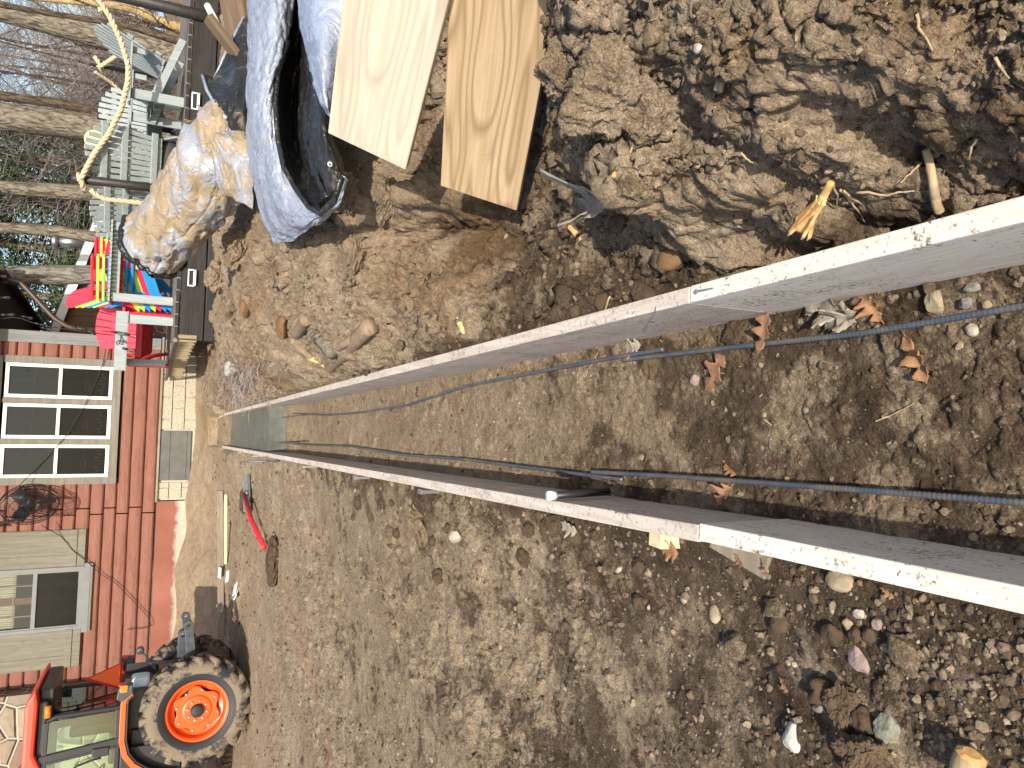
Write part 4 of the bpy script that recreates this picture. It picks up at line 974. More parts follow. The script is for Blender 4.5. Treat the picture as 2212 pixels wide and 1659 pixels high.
o = MB().lathe([(0, 0), (.13, 0), (.15, .012), (.13, .025), (0, .025)], (0, 0, 0), (.15, .97, .25), 28).build('disc', M_disc, None, True); o.location = V(207, 303, 12.4); tag(o, 'pale yellow disc hung by the thick trunk', 'disc')
cable('cable', 'black cable looped over the deck edge by the tarp', [V(372, 284, DY+.1), V(384, 283, DY-.03), V(392, 290, DY-.05), V(400, 294, DY-.06), V(430, 296, DY-.05)], .014, M_cable, 30)

# ================================================================== TRACTOR
TYAW = math.atan2(-.13, -.99)
fwd = np.array([math.cos(TYAW), math.sin(TYAW), 0]); lft = np.array([-fwd[1], fwd[0], 0])
TO = np.array([-3.92, 9.05, .075])-lft*.75
tr = thing('tractor', 'orange compact cab tractor with muddy lugged tyres parked against the stone wall', 'tractor', TO, TYAW)
def wheel(cx_, y_in, y_out, R, rr, sgn, nl):
    wd = abs(y_out-y_in); ax = (0, sgn, 0); ce = (cx_, 0, R)
    def Lp(prof): return [(r, (y-0)) for r, y in prof]
    yo, yi = y_out*sgn, y_in*sgn        # positive outward
    rim = MB().lathe([(rr+.012, yo-.035), (rr+.012, yo-.05), (rr-.02, yo-.055), (rr-.035, yo-.075), (rr-.045, yo-.14), (rr-.10, yo-.16), (rr-.10, yo-.165), (rr-.045, yi+.05), (rr+.01, yi+.04)], ce, ax, 48)
    n = 72; k_ = rr/.335
    poly = [((.238*k_+.026*k_*math.cos(6*t+.5))*math.cos(t), (.238*k_+.026*k_*math.cos(6*t+.5))*math.sin(t)) for t in np.linspace(0, 2*math.pi, n, False)]
    rim.prism(poly, (cx_, sgn*(yo-.115), R), (1, 0, 0), (0, 0, 1), (0, sgn, 0), .03)
    rim.lathe([(.165*k_, yo-.10), (.155*k_, yo-.085), (.135*k_, yo-.08), (0, yo-.08)], ce, ax, 40)
    rim_o = rim.build('wheel', M_orange, tr, False, .004)
    bolts = MB()
    for k in range(8):
        t = 2*math.pi*k/8+.2
        for r_, h in ((.105*k_, yo-.078), (.222*k_, yo-.10)):
            p = Vector((cx_+r_*math.cos(t), sgn*h, R+r_*math.sin(t))); bolts.tube([p, p+Vector((0, sgn*.018, 0))], .012*k_, 6)
    bolts.build('wheel_bolts', M_steel, rim_o)
    MB().lathe([(.072*k_, yo-.085), (.070*k_, yo-.035), (.058*k_, yo-.028), (0, yo-.028)], ce, ax, 24).build('hub_cap', M_rubber, rim_o, True)
    MB().lathe([(0, yo-.20), (rr-.05, yo-.20)], ce, ax, 30).build('rim_back', M_black, rim_o)
    rb = R-.045; ty = MB()
    ty.lathe([(rr+.005, yo-.035), (rr+.02, yo-.022), (rr+.085, yo-.012)], ce, ax, 56, 1)
    ty.lathe([(rr+.085, yo-.012), (rr+.12, yo-.002), (rb-.045, yo-.004), (rb-.012, yo-.03), (rb+.004, yo-.08), (rb+.008, (yo+yi)/2), (rb+.004, yi+.08), (rb-.012, yi+.03), (rb-.06, yi+.0), (rr+.02, yi+.02), (rr, yi+.04)], ce, ax, 56, 0)
    for k in range(nl):
        for s2 in (0, 1):
            t0 = 2*math.pi*(k+.5*s2)/nl; dt = (2*math.pi/nl)*.62; ye = (yo-.012) if s2 == 0 else (yi+.012); ym = (yo+yi)/2+(-.03 if s2 == 0 else .03)
            P = []
            for f in (0, .35, .7, 1):
                y = ym+(ye-ym)*f; t = t0+dt*(f**1.3); P.append((t, y))
            vs = []; hwid = .030*R/.6; 
            for i, (t, y) in enumerate(P):
                for (dr, dw) in ((-.012, 1.25), (.047 if i < 3 else .040, .85)):
                    for sg in (-1, 1):
                        a_ = t+sg*hwid*dw/R; r = rb+dr; vs.append((cx_+r*math.cos(a_), sgn*y, R+r*math.sin(a_)))
            # lug runs over the shoulder onto the sidewall
            t, y = P[-1]
            for (dr, dw) in ((-.085, .9), (-.07, .7)):
                for sg in (-1, 1):
                    a_ = t+.03+sg*hwid*dw/R; r = rb+dr; vs.append((cx_+r*math.cos(a_), sgn*(y+(.006 if s2 == 0 else -.006)), R+r*math.sin(a_)))
            fs = []
            for i in range(4): b = 4*i; fs += [(b+2, b+3, b+7, b+6), (b, b+2, b+6, b+4), (b+1, b+5, b+7, b+3), (b, b+4, b+5, b+1)]
            fs += [(0, 1, 3, 2), (16, 18, 19, 17)]
            ty.add(vs, fs, 0)
    ty.build('tyre', [M_tyre, M_rubber], rim_o, True)
wheel(0, .37, .75, .60, .335, 1, 19); wheel(0, -.37, -.75, .60, .335, -1, 19)
wheel(1.75, .42, .68, .40, .215, 1, 15); wheel(1.75, -.42, -.68, .40, .215, -1, 15)
ch = MB().box((.65, 0, .68), (2.1, .46, .42)).box((-.12, 0, .72), (.5, .62, .5)).tube([(0, -.5, .6), (0, .5, .6)], .10, 12).tube([(1.75, -.5, .4), (1.75, .5, .4)], .06, 10).box((.55, 0, 1.02), (.8, 1.1, .5)).box((.62, .61, 1.06), (.62, .04, .62)).box((.62, -.61, 1.06), (.62, .04, .62))
ch.box((.0, 0, 1.20), (.55, 1.0, .34)); ch.build('chassis', M_black, tr, False, .01)
hood = MB().prism([(1.05, .75), (2.25, .75), (2.35, .95), (2.2, 1.22), (1.05, 1.38)], (0, 0, 0), (1, 0, 0), (0, 0, 1), (0, 1, 0), .62); hood.build('hood', M_orange, tr, False, .03)
for sg in (-1, 1):
    pth = [(-.33, 1.30), (-.27, 1.365), (-.20, 1.385), (.20, 1.385), (.36, 1.345), (.48, 1.26), (.58, 1.13), (.66, .96), (.70, .80)]
    def strip(y0, y1, off, th, nm, mt, a=0):
        mb = MB(); vs = []
        for i, (x, z) in enumerate(pth[a:]):
            i += a
            dx, dz = pth[min(i+1, len(pth)-1)][0]-pth[max(i-1, 0)][0], pth[min(i+1, len(pth)-1)][1]-pth[max(i-1, 0)][1]; L = math.hypot(dx, dz); nx, nz = -dz/L, dx/L
            if nz < 0 and i < 4: nx, nz = -nx, -nz
            for o_ in (off, off-th):
                for y in (y0, y1): vs.append((x+nx*o_, sg*y, z+nz*o_))
        m_ = len(vs)//4; fs = [(4*i+a_, 4*i+b_, 4*i+4+b_, 4*i+4+a_) for i in range(m_-1) for a_, b_ in ((0, 1), (1, 3), (3, 2), (2, 0))]+[(0, 2, 3, 1), (4*m_-4, 4*m_-3, 4*m_-1, 4*m_-2)]
        return mb.add(vs, fs).build(nm, mt, tr, False, .006)
    strip(.58, .765, 0, .055, 'fender', M_orange); strip(.36, .75, -.06, .02, 'fender_lining', M_black)
    MB().box((.1, sg*.37, 1.1), (.95, .02, .5)).build('wheel_well', M_black, tr)
    # lamp pod at the back of the fender
    MB().prism([(-.40, 1.27), (-.30, 1.27), (-.22, 1.37), (-.26, 1.43), (-.38, 1.41)], (0, sg*.70, 0), (1, 0, 0), (0, 0, 1), (0, 1, 0), .14).build('lamp_housing', M_hitch, tr, False, .012)
    MB().box((-.395, sg*.70, 1.375), (.03, .10, .075)).build('tail_lamp', M_redlens, tr, False, .008); MB().box((-.365, sg*.775, 1.36), (.075, .018, .075)).build('side_lamp', M_amber, tr, False, .006)
    # beacon under the roof edge
    MB().tube([(-.26, sg*.66, 2.075), (-.14, sg*.66, 2.075)], .032, 10).build('turn_lamp', M_amber, tr, True)
# cab frame
cf = MB()
for sg in (-1, 1):
    cf.tube([(-.13, sg*.60, 1.38), (-.12, sg*.60, 2.0), (-.08, sg*.60, 2.08)], .030, 8)
    cf.beam((.21, sg*.62, 1.30), (.30, sg*.62, 2.14), .05, .075, (1, 0, 0)); cf.beam((1.02, sg*.60, 1.30), (.86, sg*.60, 2.14), .05, .07, (1, 0, 0))
    cf.beam((-.12, sg*.61, 1.405), (1.02, sg*.61, 1.405), .05, .05); cf.beam((-.08, sg*.61, 2.085), (.9, sg*.61, 2.10), .05, .05)
    cf.beam((.27, sg*.64, 1.42), (.34, sg*.64, 2.08), .02, .03, (1, 0, 0)); cf.tube([(.36, sg*.655, 1.55), (.36, sg*.67, 1.62), (.40, sg*.67, 1.78), (.42, sg*.655, 1.80)], .014, 6)
    cf.box((.30, sg*.655, 1.56), (.09, .03, .16))
cf.beam((-.13, -.6, 1.405), (-.13, .6, 1.405), .05, .05); cf.beam((-.09, -.6, 2.06), (-.09, .6, 2.06), .05, .06); cf.beam((1.02, -.6, 1.40), (1.02, .6, 1.40), .05, .05)
cf.build('cab_frame', M_black, tr, False, .006)
MB().box((-.125, 0, 1.73), (.006, 1.12, .60)).build('rear_window', M_tglass, tr)
for sg in (-1, 1):
    MB().prism([(-.10, 1.43), (.20, 1.43), (.27, 2.07), (-.08, 2.06)], (0, sg*.615, 0), (1, 0, 0), (0, 0, 1), (0, 1, 0), .006).build('quarter_window', M_tglass, tr)
    MB().prism([(.29, 1.43), (.99, 1.43), (.87, 2.07), (.35, 2.07)], (0, sg*.615, 0), (1, 0, 0), (0, 0, 1), (0, 1, 0), .006).build('door_window', M_tglass, tr)
MB().prism([(-.45, 2.19), (-.30, 2.285), (1.15, 2.285), (1.25, 2.20), (1.2, 2.13), (.34, 2.12), (.22, 2.175), (-.30, 2.165)], (0, 0, 0), (1, 0, 0), (0, 0, 1), (0, 1, 0), 1.40).build('roof', M_orange2, tr, False, .035)
MB().box((.38, 0, 2.125), (1.35, 1.22, .10)).box((-.20, 0, 2.10), (.42, 1.05, .14)).build('roof_underside', M_black, tr, False, .02)
MB().box((.38, 0, 1.42), (.42, .46, .14)).box((.18, 0, 1.66), (.12, .46, .46)).build('seat', M_black, tr, False, .03)
MB().lathe([(.17, -.012), (.182, 0), (.17, .012), (.158, 0), (.17, -.012)], (.80, 0, 1.62), (-.5, 0, .8), 28).tube([(.95, 0, 1.3), (.80, 0, 1.62)], .03, 8).build('steering_wheel', M_black, tr, True)
sm = MB().prism([(-.19, 0), (.19, 0), (0, .33)], (-.26, -.34, 1.42), (.5, .87, 0), (0, 0, 1), (.87, -.5, 0), .006).build('warning_triangle', M_smv, tr)
MB().prism([(-.235, -.03), (.235, -.03), (0, .39)], (-.253, -.344, 1.42), (.5, .87, 0), (0, 0, 1), (.87, -.5, 0), .004).build('red_border', M_redlens, sm)
MB().box((-.131, .33, 1.50), (.004, .14, .08)).build('sticker', PL['red'], tr)
MB().tube([(-.15, .40, 2.02), (-.15, .38, 1.88), (-.15, .20, 1.50)], .008, 6).box((-.15, .4, 2.0), (.03, .10, .06)).build('rear_wiper', M_black, tr)
MB().box((-.30, .28, 1.19), (.17, .26, .20)).build('fluid_bottle', M_jug, tr, False, .04)
hb = MB()
for y in (-.33, .33):
    hb.beam((-.20, y, .62), (-.88, y*.9, .70), .030, .10, (0, 0, 1)); hb.lathe([(.02, -.03), (.055, -.03), (.055, .03), (.02, .03)], (-.90, y*.9, .705), (0, 1, 0), 18)
    hb.beam((-.32, y, 1.05), (-.55, y*.95, .68), .03, .03)
hb.box((-.30, 0, .80), (.20, .5, .40)).beam((-.35, .0, .72), (-.72, .0, .72), .10, .16); hb.lathe([(.03, -.06), (.06, -.06), (.06, .06), (.03, .06)], (-.74, 0, .74), (0, 1, 0), 18); hb.build('hitch_arms', M_hitch, tr, False, .004)
MB().tube([(-.26, 0, .97), (-.45, 0, 1.10)], .020, 10).tube([(-.45, 0, 1.10), (-.57, 0, 1.185)], .012, 8).lathe([(.016, -.025), (.045, -.025), (.045, .025), (.016, .025)], (-.60, 0, 1.21), (0, 1, 0), 18).build('top_link', M_hitch, tr, True)

# ================================================================== TARP
def sheet(name, rails, mat, parent, n=90, m=26, amp=.012, seed=1, th=.003, fold=7.):
    Rl = []
    for r in rails: Rl.append(resample([V(X, Y, y) for X, Y, y in r], n))
    Rl = np.array(Rl); k = len(Rl); out = []
    for j in range(m+1):
        t = j/m*(k-1); i = min(int(t), k-2); f = t-i
        p0, p1, p2, p3 = Rl[max(i-1, 0)], Rl[i], Rl[i+1], Rl[min(i+2, k-1)]
        out.append(.5*((2*p1)+(-p0+p2)*f+(2*p0-5*p1+4*p2-p3)*f*f+(-p0+3*p1-3*p2+p3)*f**3))
    P = np.array(out)                                   # (m+1, n, 3)
    du = np.gradient(P, axis=1); dv = np.gradient(P, axis=0); N = np.cross(du, dv); N /= np.linalg.norm(N, axis=2)[..., None]+1e-9
    s_ = np.cumsum(np.r_[0, np.linalg.norm(np.diff(P[m//2], axis=0), axis=1)])[None].repeat(m+1, 0); q = np.linspace(0, 1, m+1)[:, None].repeat(n, 1)
    f1 = fbm(s_*fold+q*5, q*fold*.5-s_*2, seed, 4, .55); rd = np.abs(fbm(s_*fold*1.3-q*6, q*4+s_*3, seed+7, 3, .5)); crease = -np.clip(.10-rd, 0, .1)*4
    P = P+N*(amp*(2.4*f1+crease))[..., None]
    idx = np.arange((m+1)*n).reshape(m+1, n); F = np.stack([idx[:-1, :-1], idx[:-1, 1:], idx[1:, 1:], idx[1:, :-1]], -1).reshape(-1, 4)
    o = np_mesh(name, P.reshape(-1, 3), F, 4, mat); o.parent = parent
    sd = o.modifiers.new('solid', 'SOLIDIFY'); sd.thickness = th; sd.offset = 0; return o
tp_ = thing('tarp', 'crumpled silver and black tarp heaped on the spoil behind the pale plank', 'tarp')
B_ = [(640, -20, 3.7), (622, 90, 3.6), (600, 160, 3.55), (595, 223, 3.5), (600, 300, 3.45), (612, 360, 3.4), (640, 410, 3.3), (668, 448, 3.15), (693, 462, 3.0), (722, 432, 2.85), (738, 384, 2.78)]
sheet('silver_lip', [[(545, -20, 4.0), (540, 100, 4.0), (535, 200, 4.0), (537, 300, 4.05), (550, 400, 4.1), (572, 480, 4.1), (592, 528, 4.0), (632, 523, 3.65), (690, 482, 3.2), (735, 445, 2.9), (745, 384, 2.8)],
    [(560, -20, 3.8), (553, 100, 3.72), (545, 190, 3.68), (545, 280, 3.68), (556, 370, 3.7), (576, 440, 3.72), (600, 498, 3.72), (640, 505, 3.5), (690, 478, 3.12), (733, 443, 2.87), (743, 384, 2.78)],
    [(600, -20, 3.62), (590, 100, 3.55), (575, 170, 3.5), (570, 250, 3.48), (580, 330, 3.46), (598, 410, 3.42), (625, 462, 3.36), (655, 480, 3.22), (692, 470, 3.03), (728, 438, 2.84), (741, 384, 2.77)], B_], M_silver, tp_, 150, 48, .026, 3, .003, 4.5)
MB().tube([V(X, Y, y-.015) for X, Y, y in B_[1:]], .012, 8).build('hem', M_blacktarp, tp_, True)
sheet('black_lining', [[(X, Y, y+.01) for X, Y, y in B_[:9]], [(648, -20, 4.05), (640, 119, 4.0), (634, 174, 3.95), (628, 240, 3.9), (640, 320, 3.75), (664, 390, 3.45), (690, 440, 3.15)], [(660, -20, 3.75), (655, 119, 3.6), (652, 190, 3.5), (646, 250, 3.42), (652, 310, 3.35), (674, 375, 3.2), (700, 430, 3.04)],
    [(662, -20, 3.6), (667, 119, 3.45), (669, 174, 3.35), (662, 248, 3.25), (662, 298, 3.2), (680, 360, 3.1), (706, 425, 3.0)]], M_blacktarp, tp_, 110, 34, .014, 11, .003, 9)
sheet('black_fold', [[(664, -20, 3.62), (668, 119, 3.47), (670, 174, 3.37), (664, 248, 3.27), (664, 298, 3.2), (682, 360, 3.1), (707, 425, 3.0)], [(668, -20, 3.4), (672, 150, 3.2), (680, 220, 3.05), (690, 270, 2.93), (690, 310, 2.93), (708, 370, 2.84), (726, 412, 2.82)],
    [(675, -20, 3.3), (680, 170, 3.1), (694, 225, 2.98), (706, 262, 2.92), (712, 310, 2.88), (728, 350, 2.82), (741, 395, 2.80)], [(690, -20, 3.3), (690, 170, 3.2), (706, 215, 3.1), (718, 255, 3.02), (722, 300, 2.98), (742, 345, 2.95), (748, 395, 2.9)]], M_blacktarp, tp_, 100, 30, .010, 21, .003, 8)
g_ = V(713, 355, 2.80); MB().lathe([(.006, 0), (.011, 0), (.011, .004), (.006, .004)], g_, (-.25, -.9, .35), 18).build('grommet', M_steel, tp_, True)
sheet('silver_bulge', [[(642, -20, 3.35), (647, 62, 3.35), (664, 119, 3.3), (669, 149, 3.25), (682, 223, 3.1), (708, 250, 3.0)], [(655, -20, 3.15), (662, 60, 3.12), (676, 125, 3.05), (682, 165, 3.0), (694, 222, 2.95), (710, 251, 2.95)], [(690, -20, 3.0), (695, 60, 2.95), (700, 130, 2.9), (702, 180, 2.88), (706, 225, 2.89), (713, 252, 2.92)],
    [(775, -20, 2.9), (768, 60, 2.93), (755, 150, 2.95), (742, 200, 2.96), (730, 235, 2.96), (720, 254, 2.95)]], M_bluetarp, tp_, 80, 26, .012, 31, .003, 5)
sheet('hem_strip', [[(531, -20, 4.65), (535, 60, 4.62), (535, 150, 4.55), (544, 208, 4.4)], [(545, -20, 4.42), (546, 70, 4.4), (544, 150, 4.36), (547, 207, 4.34)], [(574, -20, 4.4), (562, 80, 4.4), (554, 150, 4.36), (549, 206, 4.36)]], M_silver, tp_, 60, 16, .010, 41, .003, 14)
sheet('silver_gusset', [[(585, -20, 4.2), (592, 40, 4.2), (597, 74, 4.1)], [(608, -20, 4.0), (603, 40, 4.0), (598, 75, 4.02)], [(634, -20, 3.95), (614, 40, 3.98), (599, 76, 4.05)]], M_mudtarp, tp_, 40, 14, .008, 43)
sheet('black_gap', [[(566, -20, 4.5), (560, 90, 4.5), (549, 210, 4.42)], [(590, -20, 4.7), (575, 90, 4.7), (552, 225, 4.5)], [(650, -20, 4.3), (625, 60, 4.3), (545, 260, 4.3)]], M_blacktarp, tp_, 50, 16, .01, 47)
R1 = [(537, 15, 4.85), (497, 95, 4.8), (462, 172, 4.75), (437, 162, 4.7)]
sheet('black_flap', [R1, [(540, 100, 4.65), (506, 150, 4.58), (478, 182, 4.6), (442, 178, 4.62)], [(541, 180, 4.45), (512, 205, 4.38), (484, 218, 4.42), (449, 200, 4.56)], [(545, 265, 4.35), (525, 268, 4.32), (494, 262, 4.38), (456, 218, 4.54)], [(550, 300, 4.4), (530, 305, 4.4), (500, 285, 4.45), (470, 245, 4.6)]], M_blacktarp, tp_, 70, 30, .016, 53, .003, 6)
MB().tube([V(X, Y, y-.01) for X, Y, y in R1[:3]], .008, 6).build('hem', M_silver, tp_, True)
MB().tube([V(X, Y, y-.02) for X, Y, y in ((437, 162, 4.68), (447, 195, 4.58), (470, 235, 4.5), (490, 256, 4.42))], .010, 6).build('hem', M_silver, tp_, True)
# muddy rolled part
mr = thing('tarp_roll', 'mud-smeared silver tarp roll with a black-rimmed open mouth, in front of the deck', 'tarp')
ax_ = resample([V(332, 527, 5.35), V(372, 485, 5.15), (V(420, 425, 4.95)), V(462, 365, 4.75), V(486, 300, 4.62), V(500, 235, 4.6)], 80)
T_ = np.gradient(ax_, axis=0); T_ /= np.linalg.norm(T_, axis=1)[:, None]; U_ = np.cross(T_, [0, 0, 1.]); U_ /= np.linalg.norm(U_, axis=1)[:, None]; W_ = np.cross(U_, T_)
s_ = np.linspace(0, 1, 80)[:, None]; th_ = np.linspace(0, 2*np.pi, 73)[None]
rad = np.interp(s_, [0, .12, .35, .6, .85, 1], [.235, .225, .245, .265, .25, .15])
wr = 1+.10*fbm(np.cos(th_)*1.7+s_*3+5, np.sin(th_)*1.7+s_*1.2, 3, 3)+.05*fbm(np.cos(th_)*3+s_*6, np.sin(th_)*3-s_*5, 8, 3, .5)+.05*np.sin(th_*3+s_*6)*s_
crs = np.abs(fbm(np.cos(th_)*2.2+s_*6, np.sin(th_)*2.2-s_*5, 18, 3)); wr = wr-np.clip(.08-crs, 0, .08)*1.5+.22*fbm(np.cos(th_)*1.2+s_*2.2, np.sin(th_)*1.2+s_*5, 28, 2)+.07*np.sin(s_*34+3*np.sin(th_*2))*sstep(.45, 1, s_)
P = ax_[:, None, :]+(np.cos(th_)*rad*wr)[..., None]*U_[:, None, :]+(np.sin(th_)*rad*wr*(.88))[..., None]*W_[:, None, :]
idx = np.arange(80*73).reshape(80, 73); F = np.stack([idx[:-1, :-1], idx[1:, :-1], idx[1:, 1:], idx[:-1, 1:]], -1).reshape(-1, 4)
o = np_mesh('roll', P.reshape(-1, 3), F, 4, M_mudtarp); o.parent = mr; o.modifiers.new('solid', 'SOLIDIFY').thickness = .004
rim_ = P[0]; mb = MB().tube([rim_[i]+T_[0]*.0 for i in range(0, 73, 2)], .024, 8, False); mb.build('rim', M_blacktarp, mr, True)
rm2 = P[1]*.985+ax_[1]*.015; MB().add(list(P[6]*.93+ax_[6]*.07)[:-1]+[ax_[8]], [(i, (i+1) % 72, 72) for i in range(72)]).build('lining', M_blacktarp, mr)
sheet('crumpled_skirt', [[(425, 231, 4.7), (455, 250, 4.6), (490, 268, 4.5), (535, 275, 4.4)], [(440, 265, 4.5), (470, 290, 4.4), (510, 310, 4.3), (545, 320, 4.25)], [(460, 340, 4.45), (490, 360, 4.35), (520, 380, 4.25), (548, 390, 4.2)], [(480, 420, 4.5), (505, 430, 4.4), (530, 440, 4.3), (545, 455, 4.3)]], M_mudtarp, mr, 60, 30, .022, 61, .003, 7)

# small lumber by the tarp
pz = V(490, 85, 4.8); o = MB().box((0, 0, 0), (.30, .09, .04)).build('offcut', M_offcut, None, False, .003); o.location = V(487, 88, 4.72); o.rotation_euler = (.2, -.75, -.1); tag(o, 'short brown offcut propped on the black tarp edge', 'lumber')
o = MB().box((0, 0, 0), (.60, .22, .04)).build('offcut', M_offcut, None, False, .003); o.location = V(505, 8, 4.9); o.rotation_euler = (.5, -.25, -.1); tag(o, 'wide brown board behind the tarp at the corner post', 'lumber')
a_, b_ = V(468, -10, 6.5), V(455, 60, 6.6); o = MB().tube([V(448, 12, 7), V(470, 55, 6.9)], .03, 10).build('white_pipe', M_white, None, True); tag(o, 'white pipe end showing beyond the corner post', 'pipe')

# ================================================================== ROOTS, BRANCHES, LEAVES
def root(label, pts, r0, r1, mat=None, name='root', cat='root', n=None, wob=.15, group=None):
    n = n or max(10, len(pts)*7); Q = resample(pts, n); L = np.linalg.norm(Q[-1]-Q[0]); k = np.arange(n)/n
    seed = len(bpy.data.objects)
    for a_ in range(3): Q[:, a_] += (fbm(k*6, k*0+seed*1.7+a_*9.1, seed+a_, 3))*L*wob*.35*np.sin(np.pi*k)
    r = r0+(r1-r0)*k; r = r*(1+.12*fbm(k*14, k*0+seed, seed+5, 3))
    return tag(MB().tube(Q, list(r), 8).build(name, mat or M_root, None, True), label, cat, group)
def off(p, t=.02):
    p = np.array(p); d = O3-p; return p+d/np.linalg.norm(d)*t
def rr(px, lift=.015):
    ds = [np.linalg.norm(GF(X, Y)-O3) for X, Y in px]; o = []
    for i, (X, Y) in enumerate(px):
        f = i/(len(px)-1); d = ray(X, Y); o.append(off(O3+d/np.linalg.norm(d)*min(ds[0]*(1-f)+ds[-1]*f, ds[i]+.01), lift))
    return o
root('thick pale root running down the bank to the white form board', rr([(2000, 322), (2008, 350), (2016, 400), (2022, 440), (2030, 458)], .05), .0062, .0078, wob=.06, n=40)
o = root('torn orange root with splintered end jutting from the bank', rr([(1795, 395), (1775, 430), (1752, 462), (1728, 492)], .03), .006, .012, M_rootcut, wob=.05, n=30)
sp_ = MB()
q_ = rr([(1795, 395), (1775, 430), (1752, 462), (1728, 492)], .035); e_ = q_[3]; s0_ = q_[1]
for k in range(9):
    d = (e_-s0_); q = e_+np.array([.02*math.sin(k*2.3), .02*math.cos(k*1.7), .012*math.sin(k)]); sp_.tube([s0_+np.array([.01*math.sin(k*3), .008*math.cos(k*5), 0]), q, q+d*.12], [.004, .004, .001], 5)
sp_.build('splinters', M_rootcut, o)
for px in ([(1815, 410), (1840, 440), (1868, 480)], [(1822, 412), (1870, 445), (1912, 487)], [(1800, 395), (1806, 425), (1808, 448)], [(1850, 415), (1900, 420), (1975, 412)], [(2160, 395), (2180, 370), (2205, 350)], [(2110, 300), (2098, 320), (2092, 345)], [(1600, 330), (1620, 350), (1638, 355)], [(1362, 330), (1372, 300), (1385, 280)], [(1980, 30), (1988, 60), (2004, 90), (2015, 110)], [(2150, 125), (2165, 150), (2180, 170)], [(1560, 295), (1540, 260), (1545, 230)], [(1380, 170), (1400, 200), (1408, 235)], [(1990, 352), (1960, 380), (1945, 395)], [(1700, 540), (1690, 520), (1662, 505)], [(1665, 535), (1700, 527), (1712, 545)]):
    root('thin pale rootlet dangling from the cut bank', rr(px, .02), .0024, .0011, M_root, group='rootlets in the cut bank', wob=.3)
for px in ([(1318, 640), (1296, 690), (1278, 715)], [(1115, 575), (1150, 612), (1163, 632)], [(1060, 690), (1085, 725), (1092, 738)], [(1250, 690), (1235, 655), (1222, 645)]):
    root('thin dry twig lying on the spoil slope', rr(px, .012), .003, .0015, M_root, 'twig', 'twig', group='dry twigs on the spoil slope', wob=.3)
for px, m in (([(1520, 800), (1570, 810), (1600, 790)], 0), ([(1650, 905), (1680, 930), (1700, 935)], 0), ([(1245, 830), (1270, 800), (1292, 762)], 0), ([(1890, 910), (1930, 895), (1975, 870)], 0), ([(1000, 850), (1003, 868), (1006, 880)], 0), ([(1090, 975), (1102, 960), (1108, 952)], 0), ([(1035, 1262), (1042, 1240), (1046, 1222)], 1), ([(1100, 1160), (1120, 1180), (1140, 1205)], 0), ([(1215, 1060), (1230, 1100), (1240, 1115)], 0)):
    root('pale broken twig lying flat on the soil', rr(px, .006), .0022, .001, M_twigtan if m else M_root, 'twig', 'twig', group='pale twigs on the bare soil', wob=.25)
for lb, px, r0, r1 in (('thick broken branch lying lowest in the pile by the form', [(712, 797), (742, 770), (770, 738), (800, 704)], .030, .042), ('forked broken branch beside the thick one by the form', [(706, 788), (722, 760), (738, 745), (762, 735)], .022, .02), ('short sawn branch stub above the broken branches', [(640, 722), (652, 706), (662, 690)], .035, .035), ('dark barked root half buried beside the broken branches', [(676, 722), (700, 738), (722, 762)], .04, .045), ('pale root curving from the stub to the splintered end', [(632, 734), (652, 755), (672, 772)], .03, .02)):
    b = root(lb, rr(px, .05), r0, r1, M_log if 'dark' not in lb else M_bark, 'branch', 'branch', wob=.04, n=26)
    if 'thick' in lb or 'forked' in lb:
        e_ = rr(px, .05)[0]; f_ = rr(px, .05)[1]; MB().tube([e_, e_+(e_-f_)*.25], [r0*.8, r0*.3], 7).build('torn_end', M_rootcut, b)
root('yellow splintered root end sticking out between the branches', rr([(668, 772), (690, 782), (706, 793)], .05), .02, .012, M_rootcut, 'branch', 'branch')
root('orange split stick on the spoil slope above the form', rr([(990, 688), (1000, 712), (1012, 733)], .02), .013, .010, M_rootcut, 'stick', 'stick', wob=.05)
root('short orange splinter in the gully', rr([(1312, 392), (1322, 384), (1330, 376)], .02), .009, .006, M_rootcut, 'stick', 'stick', wob=.02)
root('orange-cored stick on the gully floor by the brown cobble', rr([(1230, 490), (1250, 510), (1268, 527)], .02), .008, .012, M_rootcut, 'stick', 'stick', wob=.05)
st_ = root('thick root stub with a yellow cut end at the near corner', rr([(2076, 1690), (2086, 1660), (2098, 1632)], .05), .020, .022, M_root, 'root', 'root', wob=.02); q_ = rr([(2076, 1690), (2086, 1660), (2098, 1632)], .05); MB().tube([q_[2], q_[2]+(q_[2]-q_[1])*.18], [.021, .013], 10).build('cut_end', M_rootcut, st_)
ht = MB()
for k in range(520):           # mat of dry roots near the concrete
    X = random.gauss(520, 38); Y = random.gauss(832, 26)
    if Y > 872: continue
    p = off(GF(X, Y), .02); d = np.array([random.gauss(0, .11), random.gauss(.0, .11), random.uniform(-.02, .08)])
    ht.tube([p, p+d*.5+np.array([0, 0, .02]), p+d+np.array([random.gauss(0, .03), 0, -.01])], [.004, .003, .0015], 3, False)
tag(ht.build('dry_roots', M_twig, None), 'tangle of dry roots and grass beside the wet concrete', 'roots', None, 'stuff')

